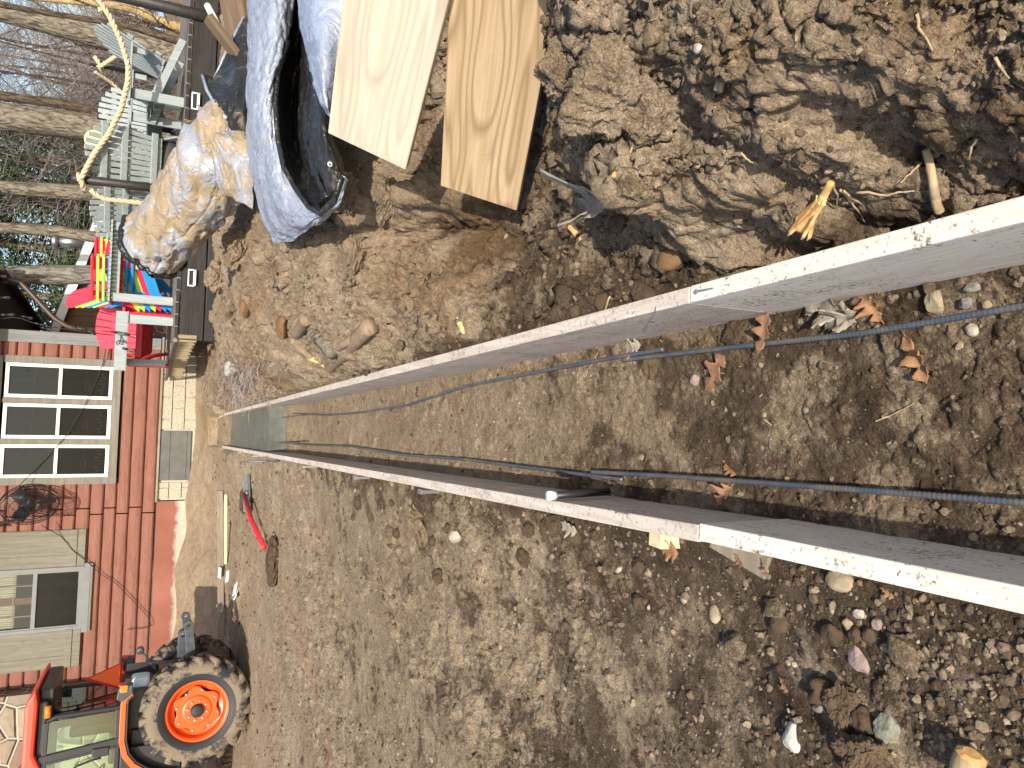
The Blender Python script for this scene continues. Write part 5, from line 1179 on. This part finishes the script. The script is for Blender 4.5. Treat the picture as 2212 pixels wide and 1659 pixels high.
def oak_leaf(label, base, tip, wfac, mat, curl=.25, fold=.2, lift=.012, seed=0, z=None):
    g = random.Random(seed); p0 = GF(*base) if z is None else W(*base, z); p1 = GF(*tip) if z is None else W(*tip, z)
    d = p1-p0; L = float(np.linalg.norm(d)); d = d/L; up = np.array([0, 0, 1.]); x = np.cross(d, up); x /= np.linalg.norm(x); up = np.cross(x, d)
    n = 40; vs = []; fs = []; g0 = g.random(); g1 = g.uniform(-.3, .3)
    for i in range(n+1):
        t = i/n; env = math.sin(math.pi*min(1, t*.92+.08))**.8*(.62+.5*t); lob = abs(math.sin(t*math.pi*(2.7+.5*g0)+.3+g1))**1.3; hw_ = L*wfac*.5*(env*(.30+.85*lob)); hw_ = max(hw_, L*.012)
        if t > .97: hw_ = L*.01
        swing = .04*L*math.sin(t*5+seed)
        for j in (-2, -1, 0, 1, 2):
            f = j/2; asym = 1+.2*g.uniform(-1, 1)*abs(f)
            zz = curl*L*(abs(f)*hw_/(L*.5*wfac+1e-6))**2*(.5 if f > 0 else .9)+fold*L*.3*math.sin(t*3.1)*t+lift+.012*L*math.sin(9*t+4*f)
            vs.append(p0+d*(t*L+.10*L*abs(f)*env*.5)+x*(f*hw_*asym+swing)+up*zz)
    for i in range(n):
        for j in range(4): b = i*5+j; fs.append((b, b+1, b+6, b+5))
    mb = MB().add(vs, fs); mb.tube([p0-d*L*.14+up*lift, p0+up*lift, p0+d*L*.5+up*(lift+.002)], [.0014, .0012, .0006], 5)
    o = mb.build('oak_leaf', mat, None, True); sd = o.modifiers.new('solid', 'SOLIDIFY'); sd.thickness = .0008
    return tag(o, label, 'leaf')
oak_leaf('large grey curled oak leaf at the foot of the white form face', (1745, 655), (1860, 690), .62, M_oakg, .5, .3, .012, 3)
oak_leaf('pale folded oak leaf lapping the large grey one', (1800, 712), (1866, 672), .5, M_oakg, .6, .1, .02, 4)
oak_leaf('brown curled oak leaf touching the white form face', (1912, 690), (1872, 640), .8, M_oako, .6, .5, .012, 5)
oak_leaf('pinkish brown oak leaf draped over the blue rebar', (1668, 762), (1692, 676), .55, M_oakb, .2, .2, .045, 6, .0)
oak_leaf('dull brown oak leaf lying flat below the blue rebar', (1530, 845), (1580, 770), .62, M_oakb, .12, .1, .012, 7)
oak_leaf('bright orange-brown oak leaf alone on the trench floor', (1966, 726), (2018, 828), .5, M_oako, .35, .3, .012, 8)
oak_leaf('grey folded leaf in the shade beside the rusty rebar', (1556, 1092), (1592, 1052), .8, M_oakb, .6, .6, .012, 9)
oak_leaf('orange-brown oak leaf beside the grey cut block', (1450, 1180), (1488, 1192), .9, M_oako, .3, .3, .03, 10)
oak_leaf('small brown leaf poking from under the grey cut block', (1604, 1198), (1622, 1222), .6, M_oakb, .3, .2, .02, 11)
oak_leaf('narrow pink leaf standing by the white form board', (1668, 1212), (1676, 1246), .45, M_oakb, .3, .2, .02, 12)
oak_leaf('tan torn leaf behind the old form board', (1228, 1128), (1258, 1150), .8, M_oakg, .4, .3, .02, 13)
oak_leaf('grey curled leaf on the gully floor', (1286, 455), (1326, 450), .5, M_oakg, .7, .3, .02, 14)
oak_leaf('tiny yellow leaf scrap above the rusty rebar', (1572, 1008), (1600, 1025), .5, M_oako, .4, .3, .012, 15)
oak_leaf('small violet-brown leaf scrap beside the pink stone', (1700, 1462), (1712, 1494), .7, M_oakb, .3, .2, .012, 16)
oak_leaf('two-toned torn leaf by the form at the near corner', (1915, 1270), (1945, 1290), .6, M_oako, .3, .2, .012, 17)
oak_leaf('pale crumpled leaf scrap beside the far rebar end', (1358, 752), (1392, 748), .9, M_oakg, .5, .5, .012, 18)

# ---- clods crowding the outside of the forms
g_ = random.Random(77)
for k in range(52):
    y = .75*math.exp(g_.random()*1.9); right = k % 3 == 0; x = (xr(y)+.055+abs(g_.gauss(0, .06)) if right else float(xl(y))-.055-abs(g_.gauss(0, .16)))
    rock('soil_clod', 'loose dark clod crowding the outer side of a form board', 'clod', (x, y, hz(x, y)), g_.uniform(.014, .034)*(.8+.12*y), SOIL if k % 4 == 0 else RM['dsoil'], (1, .85, .7), 700+k, .2, 'loose clods along the form boards', .28, k)
# ================================================================== TOOLS AND BITS ON THE PAD
fb = thing('bull_float', 'concrete float with a dark blade and red handle lying on the pad', 'tool')
p0_, p1_ = GF(541, 1028), GF(546, 1106); pm = (p0_+p1_)/2; zb_ = pm[2]+.03
mb = MB(); mb.beam((p0_[0], p0_[1], zb_), (p1_[0], p1_[1], zb_), .19, .012); mb.build('blade', M_mag, fb, False, .003)
MB().beam((p0_[0], p0_[1]+.05, zb_+.03), (p1_[0], p1_[1]+.05, zb_+.03), .03, .05).build('blade_rib', M_steel, fb, False, .003)
h0 = np.array([pm[0], pm[1], zb_+.05]); h1 = GF(582, 1182)+np.array([0, 0, .05]); MB().tube([h0, (h0+h1)/2+np.array([0, 0, .03]), h1], .026, 10).build('handle', M_redtool, fb, True)
MB().tube([h0+np.array([0, .02, -.04]), h0], .04, 10).build('socket', M_steel, fb, True)
p0_, p1_ = GF(484, 1060), GF(486, 1375); prism_between('screed_board', (p0_[0], p0_[1], p0_[2]+.05), (p1_[0], p1_[1], p1_[2]+.05), .04, .09, M_plank_old, 'long grey straightedge board lying along the foot of the bank', 'board')
p0_, p1_ = GF(492, 1066), GF(491, 1215); prism_between('stake', (p0_[0], p0_[1]-.06, p0_[2]+.03), (p1_[0], p1_[1]-.06, p1_[2]+.03), .04, .04, M_stake, 'yellow wooden stake lying beside the grey straightedge', 'stake')
for k, (X, Y) in enumerate(((487, 1236), (495, 1245), (512, 1272), (515, 1282), (485, 1302))):
    p = GF(X, Y); o = MB().box((0, 0, 0), (.17, .09, .015)).build('paper_tag', M_white, None, False, .004); o.location = (p[0], p[1], p[2]+.02+(.06 if k in (0, 4) else 0)); o.rotation_euler = (.3, .1*k, .4*k); tag(o, 'small white paper label littering the ground by the straightedge', 'litter', 'white paper labels on the ground')
p = GF(596, 1212); rock('soil_clod', 'dark hump of soil at the end of the red handle', 'clod', p, .15, RM['dsoil'], (1.6, .9, .4), 801, .2, None, .3)
p = GF(533, 1088); rock('soil_clod', 'dark flat clod behind the float blade', 'clod', (p[0], p[1]+.25, p[2]), .13, RM['dsoil'], (1.2, .9, .3), 802, .2, None, .3)

tag(MB().tube(resample([GF(X, Y)+np.array([0, 0, .02]) for X, Y in ((590, 1222), (620, 1262), (640, 1330), (668, 1430), (700, 1530), (716, 1600), (725, 1700))], 40), .0012, 4).build('string_line', M_redtool, None), 'thin red string line lying across the pad', 'string')
# ================================================================== TREES, SHED, FAR HOUSE, HILL
def branchy(mb, p, d, L, r, lev, g, nb, spread=.75, minr=.004):
    n = 5 if lev > 1 else 4; pts = [p]; q = np.array(p, float); dd = np.array(d, float)
    for i in range(n):
        dd = dd+np.array([g.gauss(0, .13), g.gauss(0, .13), g.gauss(.04, .08)]); dd /= np.linalg.norm(dd); q = q+dd*L/n; pts.append(q)
    rs = [max(minr, r*(1-.75*i/n)) for i in range(n+1)]
    mb.tube(pts, rs, 6 if r > .03 else 3, False)
    if lev == 0: return
    for k in range(nb[lev]):
        t = g.uniform(.22, 1.0); i = min(int(t*n), n-1); pp = pts[i]+(pts[i+1]-pts[i])*(t*n-i)
        v = np.array([g.gauss(0, 1), g.gauss(0, 1), g.gauss(.25, .6)]); v -= dd*(v @ dd)*.5; v /= np.linalg.norm(v)
        nd = dd*(1-spread)+v*spread; nd /= np.linalg.norm(nd)
        branchy(mb, pp, nd, L*g.uniform(.38, .62), max(minr, rs[i]*.55), lev-1, g, nb, spread, minr)
def bare_tree(name, label, loc, h, r, seed, group=None, nb=(0, 5, 6, 15), mat=None):
    g = random.Random(seed); t = thing(name, label, 'tree', loc, g.uniform(0, 6), group)
    pts = [np.array([0, 0, -.3])]; q = np.array([0, 0, 0.]); d = np.array([g.gauss(0, .05), g.gauss(0, .05), 1])
    for i in range(8):
        d = d+np.array([g.gauss(0, .05), g.gauss(0, .05), 0]); q = q+d*h/8; pts.append(q)
    tm = MB().tube(pts, [r*(1-.85*i/8) for i in range(9)], 8, False).build('trunk', mat or M_barkd, t, True)
    cm = MB()
    for k in range(nb[3]):
        f = g.uniform(.10, .97); i = min(int(f*8), 7); p = pts[i+0]+(pts[i+1]-pts[i])*(f*8-i); a_ = g.uniform(0, 6.28); dd = np.array([math.cos(a_), math.sin(a_), g.uniform(.35, 1.0)]); dd /= np.linalg.norm(dd)
        branchy(cm, p, dd, h*g.uniform(.22, .42)*(1.1-.5*f), r*.5*(1-.6*f), 2, g, nb, .75, .0042*h/9)
    cm.build('crown', M_twig, t); return t
# close trunks; each is followed from its foot to above the picture, with its limbs up there
def trunk_px(label, pts, y, mat, seed, r0=None, n=40, lean=True, limbs=5):
    P = [V(X, Y, y) for X, Y, w_ in pts]; rs = [w_/2*np.linalg.norm(V(X, Y, y)-O3)/FPX*.95 for X, Y, w_ in pts]
    d = P[0]-P[1]; d = d/np.linalg.norm(d)
    top = [P[0]+d*k*1.2+np.array([0, 0, .12*k*k]) for k in (4, 3, 2, 1)]
    full = top+P; Q = resample(full, n); L = np.r_[0, np.cumsum(np.linalg.norm(np.diff(np.array(full), axis=0), axis=1))]
    rr_ = np.interp(np.linspace(0, L[-1], n), L, [rs[0]*.5, rs[0]*.65, rs[0]*.8, rs[0]*.9]+rs); foot = Q[-1].copy()
    t = thing('tree', label, 'tree', foot)
    th = np.linspace(0, 2*np.pi, 25)[:-1]; vs = []
    for i in range(n):
        wob = 1+.10*fbm(np.cos(th)*2+i*.22, np.sin(th)*2+i*.1+seed, seed, 4, .6)
        for j in range(24): vs.append(Q[i]-foot+np.array([math.cos(th[j]), math.sin(th[j]), 0])*rr_[i]*wob[j])
    fs = [(i*24+j, i*24+(j+1) % 24, (i+1)*24+(j+1) % 24, (i+1)*24+j) for i in range(n-1) for j in range(24)]
    MB().add(vs, fs).build('trunk', mat, t, True)
    g = random.Random(seed); cm = MB()
    for k in range(limbs):
        i = g.randint(0, 8); a_ = g.uniform(0, 6.28); branchy(cm, Q[i]-foot, np.array([math.cos(a_), math.sin(a_), .6]), g.uniform(1.6, 2.8), rr_[i]*.4, 2, g, (0, 3, 4, 6), .6, .006)
    cm.build('crown', M_twig, t); return t
trunk_px('massive leaning oak trunk crossing behind the corner rope', [(-8, 22, 34), (100, 48, 38), (200, 74, 42), (300, 100, 48), (388, 122, 60)], 16, M_bark, 1)
trunk_px('thick upright oak trunk behind the sunlit chairs', [(-8, 250, 50), (110, 264, 50), (225, 278, 50), (330, 284, 50), (392, 288, 54)], 15, M_bark, 2)
trunk_px('brown straight trunk above the nearest rope post', [(-8, 404, 23), (110, 412, 28), (220, 420, 31), (300, 424, 31), (385, 428, 34)], 16.5, M_bark, 3)
trunk_px('slim leaning trunk in front of the shed roof', [(-8, 491, 19), (110, 497, 22), (222, 515, 23), (300, 525, 24), (380, 530, 26)], 15.4, M_bark, 4)
trunk_px('smooth grey trunk above the red plastic chair', [(-8, 594, 34), (110, 594, 37), (213, 593, 37), (300, 592, 38), (380, 590, 40)], 15, M_barkg, 5)
trunk_px('dark crooked limb-like trunk beside the thick oak', [(-8, 204, 14), (60, 216, 16), (130, 222, 16), (180, 236, 18), (230, 250, 20), (385, 262, 24)], 17, M_barkd, 6)
trunk_px('dark curved trunk low behind the corner post', [(240, 50, 10), (285, 57, 12), (330, 72, 13), (388, 90, 15)], 13.8, M_barkd, 7, limbs=2)
trunk_px('tan peeling trunk close to the far pale house', [(200, 8, 11), (270, 14, 14), (320, 34, 16), (346, 45, 16), (392, 62, 18)], 22, M_twigtan, 8, limbs=2)
k = 0; protos = [bare_tree('bare_tree', 'x', (0, 0, .6), 9+sd, .075, 40+sd, 'leafless trees beyond the deck') for sd in range(3)]
for i, (X, y, sc) in enumerate(((40, 26, 1), (95, 31, 1.1), (150, 24, .9), (190, 29, 1.05), (225, 34, 1.1), (262, 27, .95), (310, 32, 1.1), (345, 25, .9), (385, 30, 1), (430, 35, 1.05), (475, 28, .9), (10, 36, 1.1), (70, 40, 1.2), (130, 42, 1.2), (170, 38, 1.1), (210, 44, 1.2), (245, 39, 1.1), (290, 45, 1.2), (330, 40, 1.2), (365, 46, 1.2), (400, 22, .8), (120, 21.5, .75), (200, 21, .7), (330, 20.5, .7), (270, 20.2, .6), (160, 20, .62), (60, 22, .7))):
    t = protos[i] if i < 3 else dup(protos[i % 3])
    x = float(V(330, X, y)[0]); t.location = (x, y, hz(x, y)-.1); t.rotation_euler = (0, 0, i*1.9); t.scale = (sc, sc, sc*(.9+.1*(i % 3))*(.62 if X < 160 else .85))
    t['label'] = 'slender leafless grey-brown tree in the woods beyond the deck'
def evergreen(seed):
    g = random.Random(seed); t = thing('evergreen', 'x', 'tree', (0, 0, 0), 0, 'evergreens beyond the shed'); h = 8.5
    MB().tube([(0, 0, -.3), (.05, 0, h*.5), (0, .05, h)], [.16, .10, .02], 8, False).build('trunk', M_bark, t, True)
    vs = []; fs = []
    for k in range(300):
        z = .5+(h-.7)*(g.random()**.85); R = (1.9*(1-z/h)**.75+.15)*g.uniform(.6, 1.1); a_ = g.uniform(0, 6.28); drop = -.22*R
        if math.sin(a_*2.3+z*1.7)+math.sin(z*3.1) < -.9: continue
        for j in range(46):
            f = g.uniform(.12, 1); c = np.array([math.cos(a_)*R*f, math.sin(a_)*R*f, z+drop*f*f])+np.array([g.gauss(0, .13), g.gauss(0, .13), g.gauss(0, .09)])
            d = np.array([math.cos(a_)+g.gauss(0, .6), math.sin(a_)+g.gauss(0, .6), g.gauss(-.25, .4)]); d /= np.linalg.norm(d); s_ = np.cross(d, [g.gauss(0, 1), g.gauss(0, 1), g.gauss(0, 1)]); s_ /= np.linalg.norm(s_)+1e-9
            L = g.uniform(.07, .19); w_ = L*.15; o = len(vs); vs += [c-s_*w_*.4, c+d*L*.5-s_*w_, c+d*L, c+d*L*.5+s_*w_]; fs.append((o, o+1, o+2, o+3))
    m = MB(); m.add(vs, fs); m.build('crown', M_needle, t); return t
ev = [evergreen(60), evergreen(61)]
for i, (X, y, sc, lb) in enumerate(((330, 25, .85, 'dark evergreen showing low between thick and brown trunks'), (372, 23, .9, 'dark evergreen right behind the nearest post'), (425, 24, 1.05, 'dark evergreen behind the brown straight trunk'), (468, 22, 1.0, 'dark evergreen between the brown and the slim trunks'), (515, 24.5, 1.1, 'dark evergreen behind the slim leaning trunk'), (560, 22.5, 1.05, 'dark evergreen above the shed, just beside the grey trunk'), (612, 24, 1.1, 'dark evergreen behind the smooth grey trunk'), (655, 22.5, 1.0, 'dark evergreen filling the gap next to the house eave'), (700, 25, 1.1, 'dark evergreen nearest the house corner'))):
    t = ev[i] if i < 2 else dup(ev[i % 2]); x = float(V(300, X, y)[0]); t.location = (x, y, hz(x, y)-.2); t.rotation_euler = (0, 0, i*2.3); t.scale = (sc, sc, sc); t['label'] = lb
br = MB(); g = random.Random(5)
for k in range(1700):
    y = g.uniform(18.8, 33); Yp = g.uniform(120, 470); x = float(V(330, Yp, y)[0]); z = .8+g.random()**1.6*2.6
    d = np.array([g.gauss(0, .5), g.gauss(0, .4), g.gauss(.45, .5)]); d /= np.linalg.norm(d); L = g.uniform(.4, 1.3); p = np.array([x, y, z])
    br.tube([p, p+d*L*.5+np.array([g.gauss(0, .06), 0, 0]), p+d*L], [.009*y/24, .007*y/24, .003*y/24], 3, False)
tag(br.build('brushwood', M_twig, None), 'tangled brown brushwood beyond the deck', 'brush', None, 'stuff')
# hill
hx = np.linspace(-160, 220, 120); hy = np.linspace(50, 170, 40); HXX, HYY = np.meshgrid(hx, hy)
HZ = 1.1+(9.5+3.5*fbm(HXX*.02, HXX*0, 3, 3))*sstep(50, 150, HYY)+1.6*fbm(HXX*.25, HYY*.25, 4, 4)*sstep(55, 80, HYY)
idx = np.arange(HXX.size).reshape(HXX.shape); F = np.stack([idx[:-1, :-1], idx[:-1, 1:], idx[1:, 1:], idx[1:, :-1]], -1).reshape(-1, 4)
o = np_mesh('hill', np.stack([HXX, HYY, HZ], -1).reshape(-1, 3), F, 4, M_hill); o['kind'] = 'structure'
fw_ = MB()
for k in range(2200):
    x = g.uniform(-60, 130); y = g.uniform(70, 150); z = 1.1+9.5*float(sstep(50, 150, np.array(y))); d = np.array([g.gauss(0, .35), 0, 1]); L = g.uniform(1.5, 4.5); p = np.array([x, y, z-.5])
    fw_.tube([p, p+d*L], [.06, .02], 3, False)
tag(fw_.build('far_woods', M_twig, None), 'far leafless woods on the hillside', 'woods', None, 'stuff')
# shed
sd_ = thing('shed', 'blue-grey shed with a white sloping roof edge and brown gable', 'shed', (0, 0, 0))
ys_ = 18.5; pR, pL = V(218, 441, ys_), V(119, 689, ys_); slope = (pL[2]-pR[2])/(pR[0]-pL[0]); xR, xL = float(pR[0])-.35, float(pL[0])-1.2
zr = lambda x: float(pR[2])+(float(pR[0])-x)*slope
mb = MB(); x = xL
while x < xR:
    xe_ = min(x+.16, xR); mb.prism([(x, .4), (xe_-.012, .4), (xe_-.012, zr(xe_)-.1), (x, zr(x)-.1)], (0, ys_+.15, 0), (1, 0, 0), (0, 0, 1), (0, 1, 0), .05); x += .16
mb.box(((xL+xR)/2, ys_+.25, 1.4), (xR-xL, .05, 2.2)); mb.box((xR-.03, ys_+2, 1.4), (.06, 3.6, 2.1)); mb.build('wall', M_shed, sd_)
MB().prism([(xL, zr(xL)-.12), (xL+1.9, zr(xL+1.9)-.12), (xL+1.9, 2.15), (xL, 2.15)], (0, ys_+.10, 0), (1, 0, 0), (0, 0, 1), (0, 1, 0), .04).build('gable_boards', M_shedb, sd_)
MB().beam((float(pR[0]), ys_-.1, float(pR[2])-.09), (xL-.2, ys_-.1, zr(xL-.2)-.09), .05, .17).build('rake_board', M_white, sd_, False, .004)
MB().prism([(float(pR[0])+.1, float(pR[2])+.0), (xL-.2, zr(xL-.2)+.03), (xL-.2, zr(xL-.2)-.03), (float(pR[0])+.1, float(pR[2])-.06)], (0, ys_+1.9, 0), (1, 0, 0), (0, 0, 1), (0, 1, 0), 3.9).build('roof', M_roofing, sd_)
c0, c1 = V(180, 524, ys_+.6), V(112, 521, ys_+.6); MB().tube([c0, c0+(c1-c0)*.8], .12, 14).tube([c0+(c1-c0)*.8, c1], .16, 14).build('stovepipe', M_steel, sd_, True)
# far pale house
fy = 40.; f0, f1 = float(V(360, 100, fy)[0]), float(V(360, -40, fy)[0])
fh = thing('far_house', 'distant pale house with blue-lit windows beyond the trunks', 'house', (0, 0, 0))
zt, zm_ = float(V(333, 40, fy)[2]), float(V(362, 40, fy)[2])
mb = MB()
for k in range(14): mb.box(((f0+f1)/2, fy+.2, .2+.2*k), (f1-f0, .2, .19))
mb.build('wall', M_farsid, fh)
for k in range(5):
    wx = f0+(f1-f0)*(k+.5)/5; MB().box((wx, fy+.05, (zt+zm_)/2+.15), ((f1-f0)/5*.8, .1, (zt-zm_)*1.0)).build('window', M_farglass, fh)
MB().box(((f0+f1)/2, fy+2, zt+.35), (f1-f0+.6, 5, .18)).box(((f0+f1)/2, fy+2.2, 1.6), (f1-f0-.1, 3.9, 3.0)).build('roof', M_roofing, fh)

# ================================================================== STRING LIGHTS
def string_light(name, label, cab, bulbs, grp=None):
    r = thing(name, label, 'lights', (0, 0, 0)); MB().tube(resample(cab, 70), .007, 5).build('cord', M_cable, r, True)
    for (p, q) in bulbs:
        p, q = Vector(p), Vector(q); d = (q-p).normalized()
        MB().tube([p, q-d*.10], .004, 4).tube([q-d*.12, q-d*.055], .016, 8).build('socket', M_black, r, True)
        MB().lathe([(.012, 0), (.020, .02), (.026, .05), (.018, .085), (0, .098)], q-d*.055, d, 10).build('bulb', M_bulb, r, True)
ye = 12.2
string_light('string_lights', 'string of clear bulbs hanging overhead between the house and trees', [V(-40, Y, ye) for Y in (380, 450, 520, 600, 680, 720)], [(V(-38, Y, ye), V(X, Y, ye)) for X, Y in ((13, 414), (13, 427), (26, 510), (23, 577), (9, 597), (15, 643), (25, 680))])
yc_ = 14.2
cb = [V(-10, 690, yc_), V(40, 684, yc_), V(75, 700, yc_), V(110, 706, yc_), V(150, 712, yc_), V(190, 712, yc_-.3), V(230, 716, 12.5), V(262, 722, 10.95), V(262, 745, 10.9), V(250, 752, 10.9), V(246, 738, 10.9), V(262, 728, 10.9), V(275, 742, 10.9)]
string_light('string_lights', 'tangled string of bulbs hanging down the house corner to the bench', cb, [(V(X-14, Y-3, y), V(X+8, Y+2, y)) for X, Y, y in ((58, 685, yc_), (86, 700, yc_), (99, 709, yc_), (166, 708, yc_), (188, 715, yc_), (206, 722, yc_), (254, 719, 10.9), (283, 724, 10.9), (278, 755, 10.9))])
